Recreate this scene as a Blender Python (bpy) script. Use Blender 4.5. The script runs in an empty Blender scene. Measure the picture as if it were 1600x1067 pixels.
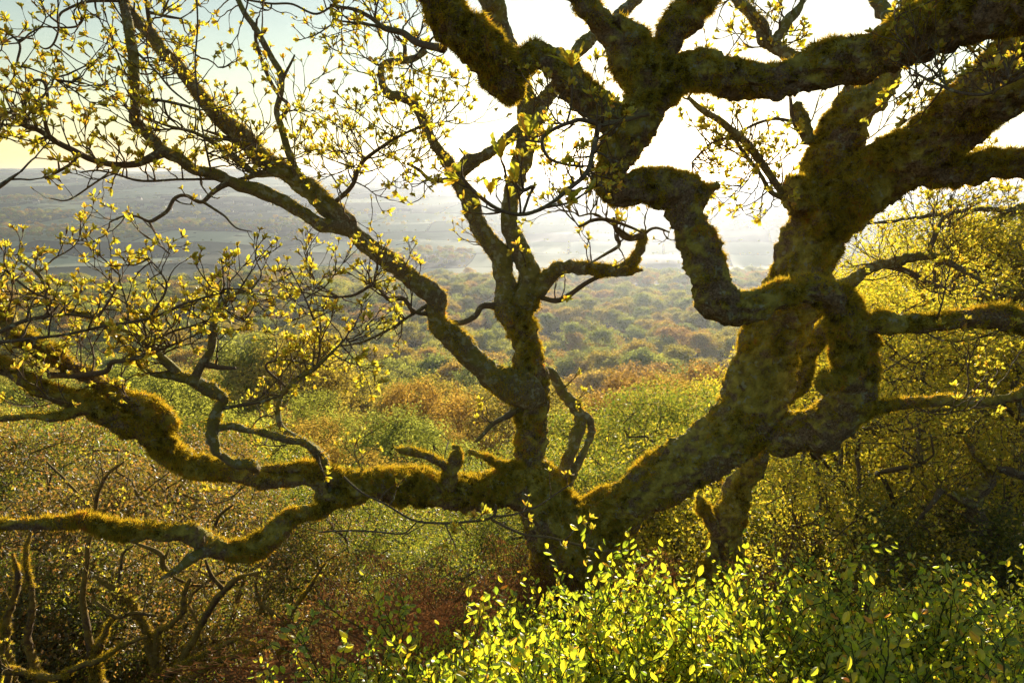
import bpy, math, random
import numpy as np
from mathutils import Vector

# ------------------------------------------------------------------ scene, camera, light
scene = bpy.context.scene
COL = scene.collection
PITCH = math.radians(13.0)
LENS = 24.0
F = 1600 * LENS / 36.0                      # focal length in photo pixels

cam_d = bpy.data.cameras.new('camera')
cam_d.lens = LENS; cam_d.sensor_width = 36.0
cam_d.clip_start = 0.05; cam_d.clip_end = 20000.0
cam = bpy.data.objects.new('camera', cam_d)
cam.rotation_euler = (math.radians(90) - PITCH, 0, 0)
COL.objects.link(cam); scene.camera = cam

SUN_EL = math.radians(5.4); SUN_AZ = math.radians(13.2)      # azimuth from +Y towards +X
sun_dir = Vector((math.sin(SUN_AZ) * math.cos(SUN_EL), math.cos(SUN_AZ) * math.cos(SUN_EL), math.sin(SUN_EL)))

world = bpy.data.worlds.new('World'); scene.world = world; world.use_nodes = True
wn = world.node_tree
bg = wn.nodes['Background']
sky = wn.nodes.new('ShaderNodeTexSky'); sky.sky_type = 'NISHITA'
sky.sun_disc = False
sky.sun_elevation = SUN_EL; sky.sun_rotation = SUN_AZ
sky.altitude = 150; sky.air_density = 1.05; sky.dust_density = 0.12; sky.ozone_density = 0.6
wn.links.new(sky.outputs[0], bg.inputs[0])
bg.inputs[1].default_value = 0.068

sun_d = bpy.data.lights.new('sun', 'SUN')
sun_d.energy = 5.0; sun_d.angle = math.radians(0.55); sun_d.color = (1.0, 0.86, 0.66)
sun = bpy.data.objects.new('sun', sun_d)
sun.rotation_euler = sun_dir.to_track_quat('Z', 'Y').to_euler()
COL.objects.link(sun)

scene.view_settings.view_transform = 'Standard'
scene.view_settings.look = 'None'
scene.view_settings.exposure = 1.5
scene.view_settings.gamma = 1.0
scene.view_settings.use_curve_mapping = False

scene.render.engine = 'CYCLES'
cy = scene.cycles
cy.use_denoising = True
cy.max_bounces = 6; cy.diffuse_bounces = 3; cy.transmission_bounces = 3; cy.glossy_bounces = 2
cy.volume_bounces = 0
cy.transparent_max_bounces = 8

rng = np.random.default_rng(7)
random.seed(7)

# ------------------------------------------------------------------ small maths
CP, SP = math.cos(PITCH), math.sin(PITCH)
def at(px, py, d):
    """world point seen at photo pixel (px, py) at axial depth d metres (camera stands at the origin)"""
    u = (px - 800) / F * d; v = (533.5 - py) / F * d
    return np.array([u, d * CP + v * SP, -d * SP + v * CP])

def project(p):
    p = np.asarray(p)
    dz = p[..., 1] * CP - p[..., 2] * SP
    v = p[..., 1] * SP + p[..., 2] * CP
    return 800 + F * p[..., 0] / dz, 533.5 - F * v / dz, dz

def _hash(ix, iy, iz):
    h = (ix * 374761393 + iy * 668265263 + iz * 1442695041) & 0xffffffff
    h = ((h ^ (h >> 13)) * 1274126177) & 0xffffffff
    h = (h ^ (h >> 16))
    return (h & 0xffff) / 32767.5 - 1.0

def noise3(p):
    p = np.asarray(p, float)
    i = np.floor(p).astype(np.int64); f = p - i
    u = f * f * (3 - 2 * f)
    x, y, z = i[:, 0], i[:, 1], i[:, 2]
    r = 0
    for dx in (0, 1):
        for dy in (0, 1):
            for dz in (0, 1):
                w = (u[:, 0] if dx else 1 - u[:, 0]) * (u[:, 1] if dy else 1 - u[:, 1]) * (u[:, 2] if dz else 1 - u[:, 2])
                r = r + w * _hash(x + dx, y + dy, z + dz)
    return r

def fbm(p, o=3):
    a, s, r = 1.0, 1.0, 0
    for k in range(o):
        r = r + a * noise3(np.asarray(p) * s + 17.3 * k); a *= .5; s *= 2.03
    return r

def unit(v):
    v = np.asarray(v, float)
    return v / (np.linalg.norm(v, axis=-1, keepdims=True) + 1e-12)

# ------------------------------------------------------------------ mesh helpers
class MB:
    """collects vertices, quads and triangles of one mesh"""
    def __init__(s): s.v = []; s.q = []; s.t = []; s.qm = []; s.tm = []; s.n = 0
    def add(s, v, q=None, t=None, mat=0):
        v = np.asarray(v, float).reshape(-1, 3)
        s.v.append(v)
        if q is not None and len(q):
            q = np.asarray(q, np.int64) + s.n; s.q.append(q); s.qm.append(np.full(len(q), mat))
        if t is not None and len(t):
            t = np.asarray(t, np.int64) + s.n; s.t.append(t); s.tm.append(np.full(len(t), mat))
        s.n += len(v)
    def mesh(s, name, mats, smooth=True, origin=(0, 0, 0)):
        me = bpy.data.meshes.new(name)
        v = np.concatenate(s.v) - np.asarray(origin)
        q = np.concatenate(s.q) if s.q else np.zeros((0, 4), np.int64)
        t = np.concatenate(s.t) if s.t else np.zeros((0, 3), np.int64)
        mi = np.concatenate(s.qm + s.tm).astype(np.int32)
        me.vertices.add(len(v)); me.vertices.foreach_set('co', v.astype(np.float32).ravel())
        li = np.concatenate([q.ravel(), t.ravel()]).astype(np.int32)
        me.loops.add(len(li)); me.loops.foreach_set('vertex_index', li)
        ls = np.concatenate([np.arange(len(q)) * 4, len(q) * 4 + np.arange(len(t)) * 3]).astype(np.int32)
        me.polygons.add(len(ls)); me.polygons.foreach_set('loop_start', ls)
        me.polygons.foreach_set('material_index', mi)
        me.polygons.foreach_set('use_smooth', np.full(len(ls), smooth))
        for m in (mats if isinstance(mats, (list, tuple)) else [mats]): me.materials.append(m)
        me.update(calc_edges=True)
        return me

def obj(name, me, parent=None, loc=(0, 0, 0), rot=(0, 0, 0), scl=None):
    o = bpy.data.objects.new(name, me); COL.objects.link(o)
    o.location = loc; o.rotation_euler = rot
    if scl is not None: o.scale = scl if hasattr(scl, '__len__') else (scl,) * 3
    if parent is not None: o.parent = parent
    return o

def thing(name, label, cat, loc=(0, 0, 0), rotz=0, group=None, scl=None):
    o = obj(name, None, None, loc, (0, 0, rotz), scl)
    o['label'] = label; o['category'] = cat
    if group: o['group'] = group
    return o

def catmull(P, spacing):
    """P (n,k) control points (first three columns xyz) -> resampled smooth curve"""
    P = np.asarray(P, float)
    if len(P) == 2:
        n = max(2, int(np.linalg.norm(P[1, :3] - P[0, :3]) / spacing) + 1)
        t = np.linspace(0, 1, n)[:, None]
        return P[0] * (1 - t) + P[1] * t
    E = np.vstack([2 * P[0] - P[1], P, 2 * P[-1] - P[-2]])
    out = []
    for i in range(1, len(E) - 2):
        p0, p1, p2, p3 = E[i - 1], E[i], E[i + 1], E[i + 2]
        n = max(2, int(np.ceil(np.linalg.norm(p2[:3] - p1[:3]) / spacing)))
        t = np.linspace(0, 1, n, endpoint=False)[:, None]
        out.append(.5 * ((2 * p1) + (-p0 + p2) * t + (2 * p0 - 5 * p1 + 4 * p2 - p3) * t ** 2 + (-p0 + 3 * p1 - 3 * p2 + p3) * t ** 3))
    out.append(P[-1:])
    return np.vstack(out)

def frames(P):
    T = np.gradient(P, axis=0); T = unit(T)
    N = np.zeros_like(P)
    a = np.array([0, 0, 1.]) if abs(T[0, 2]) < .9 else np.array([1., 0, 0])
    n = a - T[0] * a.dot(T[0]); n /= np.linalg.norm(n)
    for i in range(len(P)):
        n = n - T[i] * n.dot(T[i]); n /= (np.linalg.norm(n) + 1e-12); N[i] = n
    return T, N, np.cross(T, N)

def tube(P, R, sides, caps=True):
    T, N, B = frames(P)
    a = np.linspace(0, 2 * np.pi, sides, endpoint=False)
    ring = np.cos(a)[None, :, None] * N[:, None] + np.sin(a)[None, :, None] * B[:, None]
    V = P[:, None] + ring * R[:, None, None]
    n = len(P)
    i = np.arange(n - 1)[:, None] * sides; j = np.arange(sides)[None]; k = (j + 1) % sides
    Q = np.stack([i + j, i + k, i + sides + k, i + sides + j], -1).reshape(-1, 4)
    Vf = V.reshape(-1, 3); tris = None
    if caps:
        e = (n - 1) * sides
        Vf = np.vstack([Vf, P[0] - T[0] * R[0] * .35, P[-1] + T[-1] * R[-1] * .5])
        j = np.arange(sides); k = (j + 1) % sides
        tris = np.vstack([np.stack([k, j, np.full(sides, n * sides)], -1), np.stack([e + j, e + k, np.full(sides, n * sides + 1)], -1)])
    return Vf, Q, tris, ring.reshape(-1, 3)

# ------------------------------------------------------------------ materials
def mat(name):
    m = bpy.data.materials.new(name); m.use_nodes = True
    nt = m.node_tree; nt.nodes.clear()
    out = nt.nodes.new('ShaderNodeOutputMaterial')
    return m, nt, out
def nd(nt, t, **kw):
    n = nt.nodes.new(t)
    for k, v in kw.items():
        if k.startswith('i_'):
            k = k[2:]; n.inputs[int(k) if k.isdigit() else k.replace('_', ' ')].default_value = v
        else: setattr(n, k, v)
    return n
def ramp(nt, fac, stops, interp='LINEAR'):
    r = nt.nodes.new('ShaderNodeValToRGB'); r.color_ramp.interpolation = interp
    el = r.color_ramp.elements
    while len(el) < len(stops): el.new(.5)
    for e, (p, c) in zip(el, stops): e.position = p; e.color = (*c, 1) if len(c) == 3 else c
    nt.links.new(fac, r.inputs[0])
    return r.outputs[0]
def mixc(nt, fac, a, b):
    m = nt.nodes.new('ShaderNodeMix'); m.data_type = 'RGBA'
    for v, s in ((fac, 0), (a, 6), (b, 7)):
        if hasattr(v, 'node'): nt.links.new(v, m.inputs[s])
        elif s == 0: m.inputs[0].default_value = v
        else: m.inputs[s].default_value = (*v, 1)
    return m.outputs[2]
def noise_t(nt, scale, detail=3, rough=.6, coord=None, dist=0):
    n = nd(nt, 'ShaderNodeTexNoise', i_Scale=scale, i_Detail=detail, i_Roughness=rough, i_Distortion=dist)
    if coord is None:
        g = nt.nodes.new('ShaderNodeNewGeometry'); coord = g.outputs['Position']
    nt.links.new(coord, n.inputs['Vector'])
    return n.outputs['Fac']
def math_n(nt, op, a, b=None, clamp=False):
    m = nt.nodes.new('ShaderNodeMath'); m.operation = op; m.use_clamp = clamp
    for k, v in ((0, a), (1, b)):
        if v is None: continue
        if hasattr(v, 'node'): nt.links.new(v, m.inputs[k])
        else: m.inputs[k].default_value = v
    return m.outputs[0]

def bark_material(name, bark_a, bark_b, moss_a, moss_b, moss_bias, lichen=0.0, bump=.6, fine=1.0):
    m, nt, out = mat(name)
    geo = nt.nodes.new('ShaderNodeNewGeometry')
    pos = geo.outputs['Position']
    sep = nd(nt, 'ShaderNodeSeparateXYZ'); nt.links.new(geo.outputs['Normal'], sep.inputs[0])
    big = noise_t(nt, 3.2, 4, .6, pos); mid = noise_t(nt, 17, 5, .65, pos); fin = noise_t(nt, 85 * fine, 4, .7, pos)
    bark = mixc(nt, ramp(nt, fin, [(.3, (0, 0, 0)), (.7, (1, 1, 1))]), bark_a, bark_b)
    moss = mixc(nt, ramp(nt, mid, [(.32, (0, 0, 0)), (.68, (1, 1, 1))]), moss_a, moss_b)  # dark moss tone follows the bump's low spots, painting shade into crevices
    f = math_n(nt, 'MULTIPLY', sep.outputs[2], .30)
    f = math_n(nt, 'ADD', f, math_n(nt, 'MULTIPLY', math_n(nt, 'SUBTRACT', big, .5), 1.8))
    f = math_n(nt, 'ADD', f, math_n(nt, 'MULTIPLY', math_n(nt, 'SUBTRACT', mid, .5), 1.1))
    f = math_n(nt, 'ADD', f, moss_bias)
    f = ramp(nt, f, [(.38, (0, 0, 0)), (.62, (1, 1, 1))])
    c = mixc(nt, f, bark, moss)
    if lichen > 0:
        lv = nd(nt, 'ShaderNodeTexNoise', i_Scale=28, i_Detail=3, i_Roughness=.55); nt.links.new(pos, lv.inputs['Vector'])
        lf = ramp(nt, lv.outputs['Fac'], [(.66 - .16 * lichen, (0, 0, 0)), (.70 - .12 * lichen, (1, 1, 1))])
        c = mixc(nt, math_n(nt, 'MULTIPLY', lf, .8), c, (.40, .42, .30))
    h = math_n(nt, 'ADD', math_n(nt, 'MULTIPLY', mid, 1.0), math_n(nt, 'MULTIPLY', fin, .55))
    bp = nd(nt, 'ShaderNodeBump', i_Strength=bump, i_Distance=.035); nt.links.new(h, bp.inputs['Height'])
    b = nd(nt, 'ShaderNodeBsdfPrincipled', i_Roughness=.9); b.inputs['Specular IOR Level'].default_value = .25
    nt.links.new(c, b.inputs['Base Color']); nt.links.new(bp.outputs[0], b.inputs['Normal'])
    nt.links.new(b.outputs[0], out.inputs[0])
    return m

def leaf_material(name, stops, trans, tmix=.55, island=True, loc_noise=0.0, gloss=.06, patchy=False):
    """stops: colours of the leaves picked per leaf (island) or per object; trans multiplies it for light passing through"""
    m, nt, out = mat(name)
    if island:
        g = nt.nodes.new('ShaderNodeNewGeometry'); fac = g.outputs['Random Per Island']
        if patchy:                      # tufts differ in moss colour; shade in gaps between clumps is painted darker
            n1 = math_n(nt, 'SUBTRACT', noise_t(nt, 24, 3, .6, g.outputs['Position']), .5)
            n2 = math_n(nt, 'SUBTRACT', noise_t(nt, 5.5, 3, .6, g.outputs['Position']), .5)
            fac = math_n(nt, 'ADD', math_n(nt, 'MULTIPLY', math_n(nt, 'SUBTRACT', fac, .5), .45), .46)
            fac = math_n(nt, 'ADD', fac, math_n(nt, 'MULTIPLY', n1, 2.4))
            fac = math_n(nt, 'ADD', fac, math_n(nt, 'MULTIPLY', n2, 1.1), True)
    else:
        oi = nt.nodes.new('ShaderNodeObjectInfo'); fac = oi.outputs['Random']
        if loc_noise:
            n = noise_t(nt, .016, 2, .5, oi.outputs['Location'])
            n = math_n(nt, 'ADD', math_n(nt, 'MULTIPLY', math_n(nt, 'SUBTRACT', n, .5), 2.0), .5)
            fac = math_n(nt, 'ADD', math_n(nt, 'MULTIPLY', fac, 1 - loc_noise), math_n(nt, 'MULTIPLY', n, loc_noise), True)
    c = ramp(nt, fac, stops)
    if not island:
        g = nt.nodes.new('ShaderNodeNewGeometry')
        v = ramp(nt, g.outputs['Random Per Island'], [(0, (.62, .62, .62)), (1, (1.3, 1.3, 1.3))])
        mm = nt.nodes.new('ShaderNodeMix'); mm.data_type = 'RGBA'; mm.blend_type = 'MULTIPLY'; mm.inputs[0].default_value = 1
        nt.links.new(c, mm.inputs[6]); nt.links.new(v, mm.inputs[7]); c = mm.outputs[2]
    d = nd(nt, 'ShaderNodeBsdfDiffuse', i_Roughness=.5); nt.links.new(c, d.inputs[0])
    tm = nt.nodes.new('ShaderNodeMix'); tm.data_type = 'RGBA'; tm.blend_type = 'MULTIPLY'; tm.inputs[0].default_value = 1
    nt.links.new(c, tm.inputs[6]); tm.inputs[7].default_value = (*trans, 1)
    t = nd(nt, 'ShaderNodeBsdfTranslucent'); nt.links.new(tm.outputs[2], t.inputs[0])
    mx = nd(nt, 'ShaderNodeMixShader'); mx.inputs[0].default_value = tmix
    nt.links.new(d.outputs[0], mx.inputs[1]); nt.links.new(t.outputs[0], mx.inputs[2])
    gl = nd(nt, 'ShaderNodeBsdfGlossy', i_Roughness=.45); gl.inputs[0].default_value = (.9, .9, .9, 1)
    m2 = nd(nt, 'ShaderNodeMixShader'); m2.inputs[0].default_value = gloss
    nt.links.new(mx.outputs[0], m2.inputs[1]); nt.links.new(gl.outputs[0], m2.inputs[2])
    nt.links.new(m2.outputs[0], out.inputs[0])
    return m

def plain(name, a, b, scale, rough=.95, bump=0):
    m, nt, out = mat(name)
    n = noise_t(nt, scale, 5, .65)
    c = mixc(nt, ramp(nt, n, [(.3, (0, 0, 0)), (.7, (1, 1, 1))]), a, b)
    p = nd(nt, 'ShaderNodeBsdfPrincipled', i_Roughness=rough); p.inputs['Specular IOR Level'].default_value = .15
    nt.links.new(c, p.inputs['Base Color'])
    if bump:
        bp = nd(nt, 'ShaderNodeBump', i_Strength=bump, i_Distance=.05); nt.links.new(n, bp.inputs['Height']); nt.links.new(bp.outputs[0], p.inputs['Normal'])
    nt.links.new(p.outputs[0], out.inputs[0])
    return m

M_MOSS = bark_material('mossy_oak_bark', (.07, .045, .026), (.42, .31, .20), (.16, .14, .027), (.60, .53, .11), .50, .35, 1.0)  # moss tones of its own, the dark one deepened as painted crevice shade
M_LICH = bark_material('lichen_oak_bark', (.11, .085, .05), (.34, .28, .18), (.16, .155, .035), (.34, .31, .09), .46, .7, .8, 1.4)
M_TWIG = bark_material('twig_bark', (.08, .056, .038), (.22, .16, .105), (.12, .105, .045), (.21, .18, .08), .25, .2, .4, 2.0)
M_BIRCH = bark_material('birch_bark', (.06, .045, .035), (.26, .21, .16), (.06, .06, .02), (.1, .1, .03), .2, .6, .4, 1.0)
M_SHRUB = bark_material('shrub_bark', (.06, .04, .024), (.18, .12, .07), (.16, .11, .025), (.30, .21, .05), .55, .0, .6, 1.4)
M_WOOD = plain('far_tree_wood', (.07, .05, .035), (.13, .1, .075), 6)
M_FUZZ = leaf_material('moss_fibres', [(0, (.09, .08, .016)), (.25, (.28, .27, .035)), (.5, (.46, .45, .06)), (.72, (.46, .43, .06)), (.9, (.50, .36, .08)), (1, (.46, .25, .08))], (1.7, 1.2, .5), .5, True, gloss=.0, patchy=True)
M_LEAF = leaf_material('young_oak_leaf', [(0, (.36, .38, .04)), (.45, (.52, .49, .06)), (.8, (.60, .50, .06)), (1, (.55, .32, .05))], (1.5, 1.4, .8), .62, True)
M_BUD = plain('bud_scale', (.16, .075, .03), (.28, .15, .05), 60)
M_BILB = leaf_material('bilberry_leaf', [(0, (.17, .29, .035)), (.5, (.33, .42, .045)), (.88, (.48, .48, .05)), (1, (.55, .30, .05))], (1.95, 1.7, .6), .68, True)
M_STEM = plain('bilberry_stem', (.05, .07, .02), (.12, .12, .04), 40)
M_UNDR = leaf_material('understorey_leaf', [(0, (.22, .26, .035)), (.5, (.42, .40, .045)), (1, (.58, .46, .06))], (1.6, 1.45, .7), .62, True)
M_UNDG = leaf_material('green_shrub_leaf', [(0, (.07, .12, .022)), (.6, (.18, .21, .035)), (1, (.32, .29, .06))], (1.6, 1.45, .7), .6, True)  # green leaf, albedo lowered to put the bank's shade into its colour
M_UNDB = leaf_material('bronze_shrub_leaf', [(0, (.09, .10, .02)), (.45, (.19, .18, .035)), (.75, (.27, .19, .05)), (.92, (.33, .18, .065)), (1, (.42, .30, .12))], (1.5, 1.25, .7), .5, True)  # bronze leaf, likewise kept dark so the colour carries some shade
M_CROWN = leaf_material('woodland_leaf', [(0, (.34, .21, .10)), (.2, (.48, .33, .09)), (.4, (.42, .37, .09)), (.6, (.25, .31, .10)), (.8, (.42, .44, .09)), (1, (.58, .48, .085))], (1.5, 1.38, .75), .45, False, .3, gloss=.0)
M_BRACK = leaf_material('dead_bracken', [(0, (.13, .065, .032)), (.6, (.21, .11, .05)), (1, (.28, .18, .09))], (1.4, 1.05, .65), .35, True, gloss=.0)
M_GROUND = plain('leaf_litter', (.035, .026, .015), (.10, .075, .035), 9, .95, .6)
M_HOUSEW = plain('rendered_wall', (.42, .40, .36), (.55, .52, .48), .4)
M_HOUSER = plain('slate_roof', (.09, .09, .095), (.15, .145, .14), .5)

# ------------------------------------------------------------------ terrain
_PY = np.array([-60, -20, -5, 0, 2.5, 4, 8, 15, 30, 65, 120, 190, 260, 340, 430, 520, 620, 700, 850, 1050, 1300, 1700, 2100, 2500, 2800, 3100, 3800, 6000])
_PZ = np.array([14, 4, -1.2, -1.62, -2.2, -2.95, -5.9, -10.6, -19, -33, -47, -57, -62, -66, -73, -80, -85, -86, -84, -72, -50, -22, -2, 12, 18, 12, -40, -160])
_ty = np.concatenate([np.linspace(-60, 60, 600), np.linspace(61, 6000, 3000)])
_tz = np.interp(_ty, _PY, _PZ)
def _smooth(y):
    w = 0.06 * np.abs(y) + .4
    return sum(np.interp(y + k * w, _PY, _PZ) for k in (-1, -.5, 0, .5, 1)) / 5
_ts = _smooth(_ty)
def ground(x, y):
    x = np.asarray(x, float); y = np.asarray(y, float)
    z = np.interp(y, _ty, _ts)
    near = np.clip((60 - y) / 60, 0, 1)
    z = z - near * .42 * np.clip(-x - .35, 0, 3.2) + near * .06 * np.clip(x - 3, 0, 25)
    p = np.stack([x.ravel(), y.ravel(), 0 * x.ravel()], -1) if x.ndim else np.array([[float(x), float(y), 0]])
    n = fbm(p * .012, 3) * np.clip(np.abs(p[:, 1]) / 60 - .3, 0, 5) + .06 * fbm(p * 1.3, 2)
    far = np.clip((p[:, 1] - 900) / 1800, 0, 1.6)
    n = n + far * (np.clip(-p[:, 0] / 2100, -.2, 1) * 40 + 9 * fbm(p * .0021 + 5, 3))
    return z + (n.reshape(x.shape) if x.ndim else float(n[0]))

ys = np.concatenate([np.linspace(-40, 8, 70), 8 * (6000 / 8) ** np.linspace(0, 1, 230)[1:]])
us = np.linspace(-1, 1, 181)
us = np.sign(us) * np.abs(us) ** 1.3
X = us[None] * (14 + np.abs(ys)[:, None] * 1.35); Y = np.repeat(ys[:, None], 181, 1)
Z = ground(X, Y)
gm = MB()
i = np.arange(len(ys) - 1)[:, None] * 181; j = np.arange(180)[None]
gm.add(np.stack([X, Y, Z], -1).reshape(-1, 3), np.stack([i + j, i + j + 1, i + 182 + j, i + 181 + j], -1).reshape(-1, 4))

def ground_material():
    m, nt, out = mat('hillside_soil_and_grass')
    geo = nt.nodes.new('ShaderNodeNewGeometry'); pos = geo.outputs['Position']
    sep = nd(nt, 'ShaderNodeSeparateXYZ'); nt.links.new(pos, sep.inputs[0])
    litter = mixc(nt, noise_t(nt, 9, 6, .7, pos), (.02, .014, .008), (.11, .075, .035))
    wood = mixc(nt, noise_t(nt, .1, 5, .6, pos), (.05, .045, .02), (.09, .09, .035))
    grass = mixc(nt, noise_t(nt, .006, 4, .6, pos), (.10, .12, .045), (.16, .16, .075))
    f1 = ramp(nt, math_n(nt, 'DIVIDE', sep.outputs[1], 200.0), [(.1, (0, 0, 0)), (.4, (1, 1, 1))])
    f2 = ramp(nt, math_n(nt, 'DIVIDE', sep.outputs[1], 1000.0), [(.55, (0, 0, 0)), (.62, (1, 1, 1))])
    c = mixc(nt, f2, mixc(nt, f1, litter, wood), grass)
    b = nd(nt, 'ShaderNodeBsdfPrincipled', i_Roughness=1.0); b.inputs['Specular IOR Level'].default_value = .05
    nt.links.new(c, b.inputs['Base Color']); nt.links.new(b.outputs[0], out.inputs[0])
    return m
hill = obj('hillside_ground', gm.mesh('hillside_ground', ground_material()))
hill['kind'] = 'structure'

# ------------------------------------------------------------------ the valley: fields, hedges, village
FIELD_COL = [((.15, .20, .08), (.20, .24, .10)), ((.30, .34, .17), (.36, .39, .20)), ((.07, .085, .04), (.11, .12, .055)),
             ((.17, .17, .09), (.22, .21, .12)), ((.40, .43, .24), (.46, .48, .28)), ((.05, .06, .035), (.08, .085, .05))]
field_mats = [plain('pasture_%d' % k, a, b, .02) for k, (a, b) in enumerate(FIELD_COL)]
frng = np.random.default_rng(21)
hedge_pts = []
rows = [640, 720]
while rows[-1] < 2780: rows.append(rows[-1] + frng.uniform(70, 120) * (1 + (rows[-1] - 700) / 1800))
def warp(x, y):
    p = np.array([[x * .0016, y * .0016, 3.]])
    return x + 60 * noise3(p)[0] + .18 * (y - 1500), y + 45 * noise3(p + 9)[0] * min(1, y / 1500) + .05 * x * (y / 2500)
nf = 0
for r0, r1 in zip(rows[:-1], rows[1:]):
    x = -1.05 * r1 - frng.uniform(0, 150)
    while x < .95 * r1:
        x2 = x + frng.uniform(110, 260) * (1 + (r0 - 640) / 2200)
        sk0, sk1 = frng.uniform(-25, 25, 2)
        if nf < 300:
            n1, n2 = 7, 5
            G = np.zeros((n2, n1, 3))
            e = 2.2
            for a in range(n2):
                for b in range(n1):
                    v = a / (n2 - 1); u = b / (n1 - 1)
                    xx, yy = warp(x + e + (x2 - x - 2 * e) * u + (sk0 * (1 - u) + sk1 * u) * 0, r0 + e + (r1 - r0 - 2 * e) * v)
                    G[a, b] = (xx, yy, 0)
            G[..., 2] = ground(G[..., 0], G[..., 1]) + .9
            cx, cyy = G[..., 0].mean(), G[..., 1].mean()
            px, py, dz = project(G.reshape(-1, 3))
            if px.max() > -60 and px.min() < 1660:
                fm = MB(); ii = np.arange(n2 - 1)[:, None] * n1; jj = np.arange(n1 - 1)[None]
                fm.add(G.reshape(-1, 3), np.stack([ii + jj, ii + jj + 1, ii + n1 + 1 + jj, ii + n1 + jj], -1).reshape(-1, 4))
                o = obj('field', fm.mesh('field', field_mats[frng.integers(0, 6)], True), hill); nf += 1
                # hedgerow and wall trees along two sides
                for k in range(int((x2 - x) / 7)):
                    if frng.random() < .55:
                        xx, yy = warp(x + (x2 - x) * frng.random(), r0); hedge_pts.append((xx, yy, frng.uniform(.15, .42)))
                for k in range(int((r1 - r0) / 7)):
                    if frng.random() < .55:
                        xx, yy = warp(x, r0 + (r1 - r0) * frng.random()); hedge_pts.append((xx, yy, frng.uniform(.15, .42)))
                if frng.random() < .10:       # a small wood in this field
                    for k in range(int((x2 - x) * (r1 - r0) / 95)):
                        xx, yy = warp(x + (x2 - x) * frng.random(), r0 + (r1 - r0) * frng.random()); hedge_pts.append((xx, yy, frng.uniform(.6, 1.1)))
        x = x2
# woodland belt in the valley bottom and round the village
for k in range(900):
    yy = frng.uniform(690, 1250); xx = frng.uniform(-.95, .9) * yy
    if fbm(np.array([[xx * .004, yy * .006, 1.]]), 2)[0] > .1: hedge_pts.append((xx, yy, frng.uniform(.55, 1.15)))
# wooded hump on the ridge
for k in range(260):
    hedge_pts.append((frng.uniform(-1250, -820), frng.uniform(2640, 2800), frng.uniform(.8, 1.3)))

hw = MB(); hr = MB()
def house_meshes(L, W, H):
    a = MB(); x, y = L / 2, W / 2
    a.add([(-x, -y, -3), (x, -y, -3), (x, y, -3), (-x, y, -3), (-x, -y, H), (x, -y, H), (x, y, H), (-x, y, H), (-x, 0, H + W * .42), (x, 0, H + W * .42)],
          [(0, 1, 5, 4), (1, 2, 6, 5), (2, 3, 7, 6), (3, 0, 4, 7)], [(4, 7, 8), (5, 9, 6)])
    b = MB(); o = .5; k = W * .42
    P = [(-x - o, -y - o, H - .35), (x + o, -y - o, H - .35), (x + o, 0, H + k + .12), (-x - o, 0, H + k + .12), (x + o, y + o, H - .35), (-x - o, y + o, H - .35)]
    P2 = [(p[0], p[1], p[2] + .35) for p in P]
    b.add(P + P2, [(0, 1, 2, 3), (3, 2, 4, 5), (6, 7, 8, 9), (9, 8, 10, 11), (0, 1, 7, 6), (4, 5, 11, 10), (0, 3, 9, 6), (1, 2, 8, 7), (3, 5, 11, 9), (2, 4, 10, 8)])
    c = MB(); q = .45
    c.add([(L * .3 + sx * q, sy * q, H + k - .4 + h * 1.6) for h in (0, 1) for sx, sy in ((-1, -1), (1, -1), (1, 1), (-1, 1))],
          [(0, 1, 5, 4), (1, 2, 6, 5), (2, 3, 7, 6), (3, 0, 4, 7), (4, 5, 6, 7)])
    return a.mesh('wall', M_HOUSEW, False), b.mesh('roof', M_HOUSER, False), c.mesh('chimney', M_HOUSEW, False)
hvar = [house_meshes(12, 8, 5.5), house_meshes(18, 8, 5.5), house_meshes(9, 7.5, 5), house_meshes(26, 9, 5)]
spots = []
while len(spots) < 70:
    if len(spots) < 52: x, y = frng.normal(-560, 150), frng.normal(1330, 130)
    else:
        y = frng.uniform(1100, 2400); x = frng.uniform(-.8, .1) * y
    if all((x - a) ** 2 + (y - b) ** 2 > 400 for a, b in spots): spots.append((x, y))
for k, (x, y) in enumerate(spots):
    far_farm = k >= 52
    t = thing('house', 'pale farmhouse standing alone among the misty hill fields' if far_farm else 'small grey roofed house in the hazy village across the valley', 'house',
              (x, y, float(ground(np.array([x]), np.array([y]))[0])), frng.uniform(-.6, .6), 'scattered farmhouses on the far hill' if far_farm else 'houses of the far village')
    w, r, c = hvar[k % 4]
    obj('wall', w, t); ro = obj('roof', r, t); obj('chimney', c, ro)

# ------------------------------------------------------------------ generic tree generator
def leaf_quads(P, size, up=.3, rs=rng, asp=.55, out=None):
    """one folded diamond per position; out: direction the blades tend to face"""
    n = len(P)
    if out is None:
        d = unit(rs.normal(size=(n, 3)) + np.array([0, 0, up])); s = unit(np.cross(d, rs.normal(size=(n, 3))))
    else:
        f = unit(out + rs.normal(size=(n, 3)) * .42); d = unit(np.cross(f, rs.normal(size=(n, 3)))); s = np.cross(f, d)
    nn = np.cross(d, s); L = (size * rs.uniform(.6, 1.3, n))[:, None]
    V = np.stack([P, P + d * L * .5 + s * L * asp * .5 + nn * L * .08, P + d * L, P + d * L * .5 - s * L * asp * .5 + nn * L * .08], 1).reshape(-1, 3)
    b = np.arange(n)[:, None] * 4
    T = np.concatenate([b + np.array([[0, 1, 2]]), b + np.array([[0, 2, 3]])])
    return V, T

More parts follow.
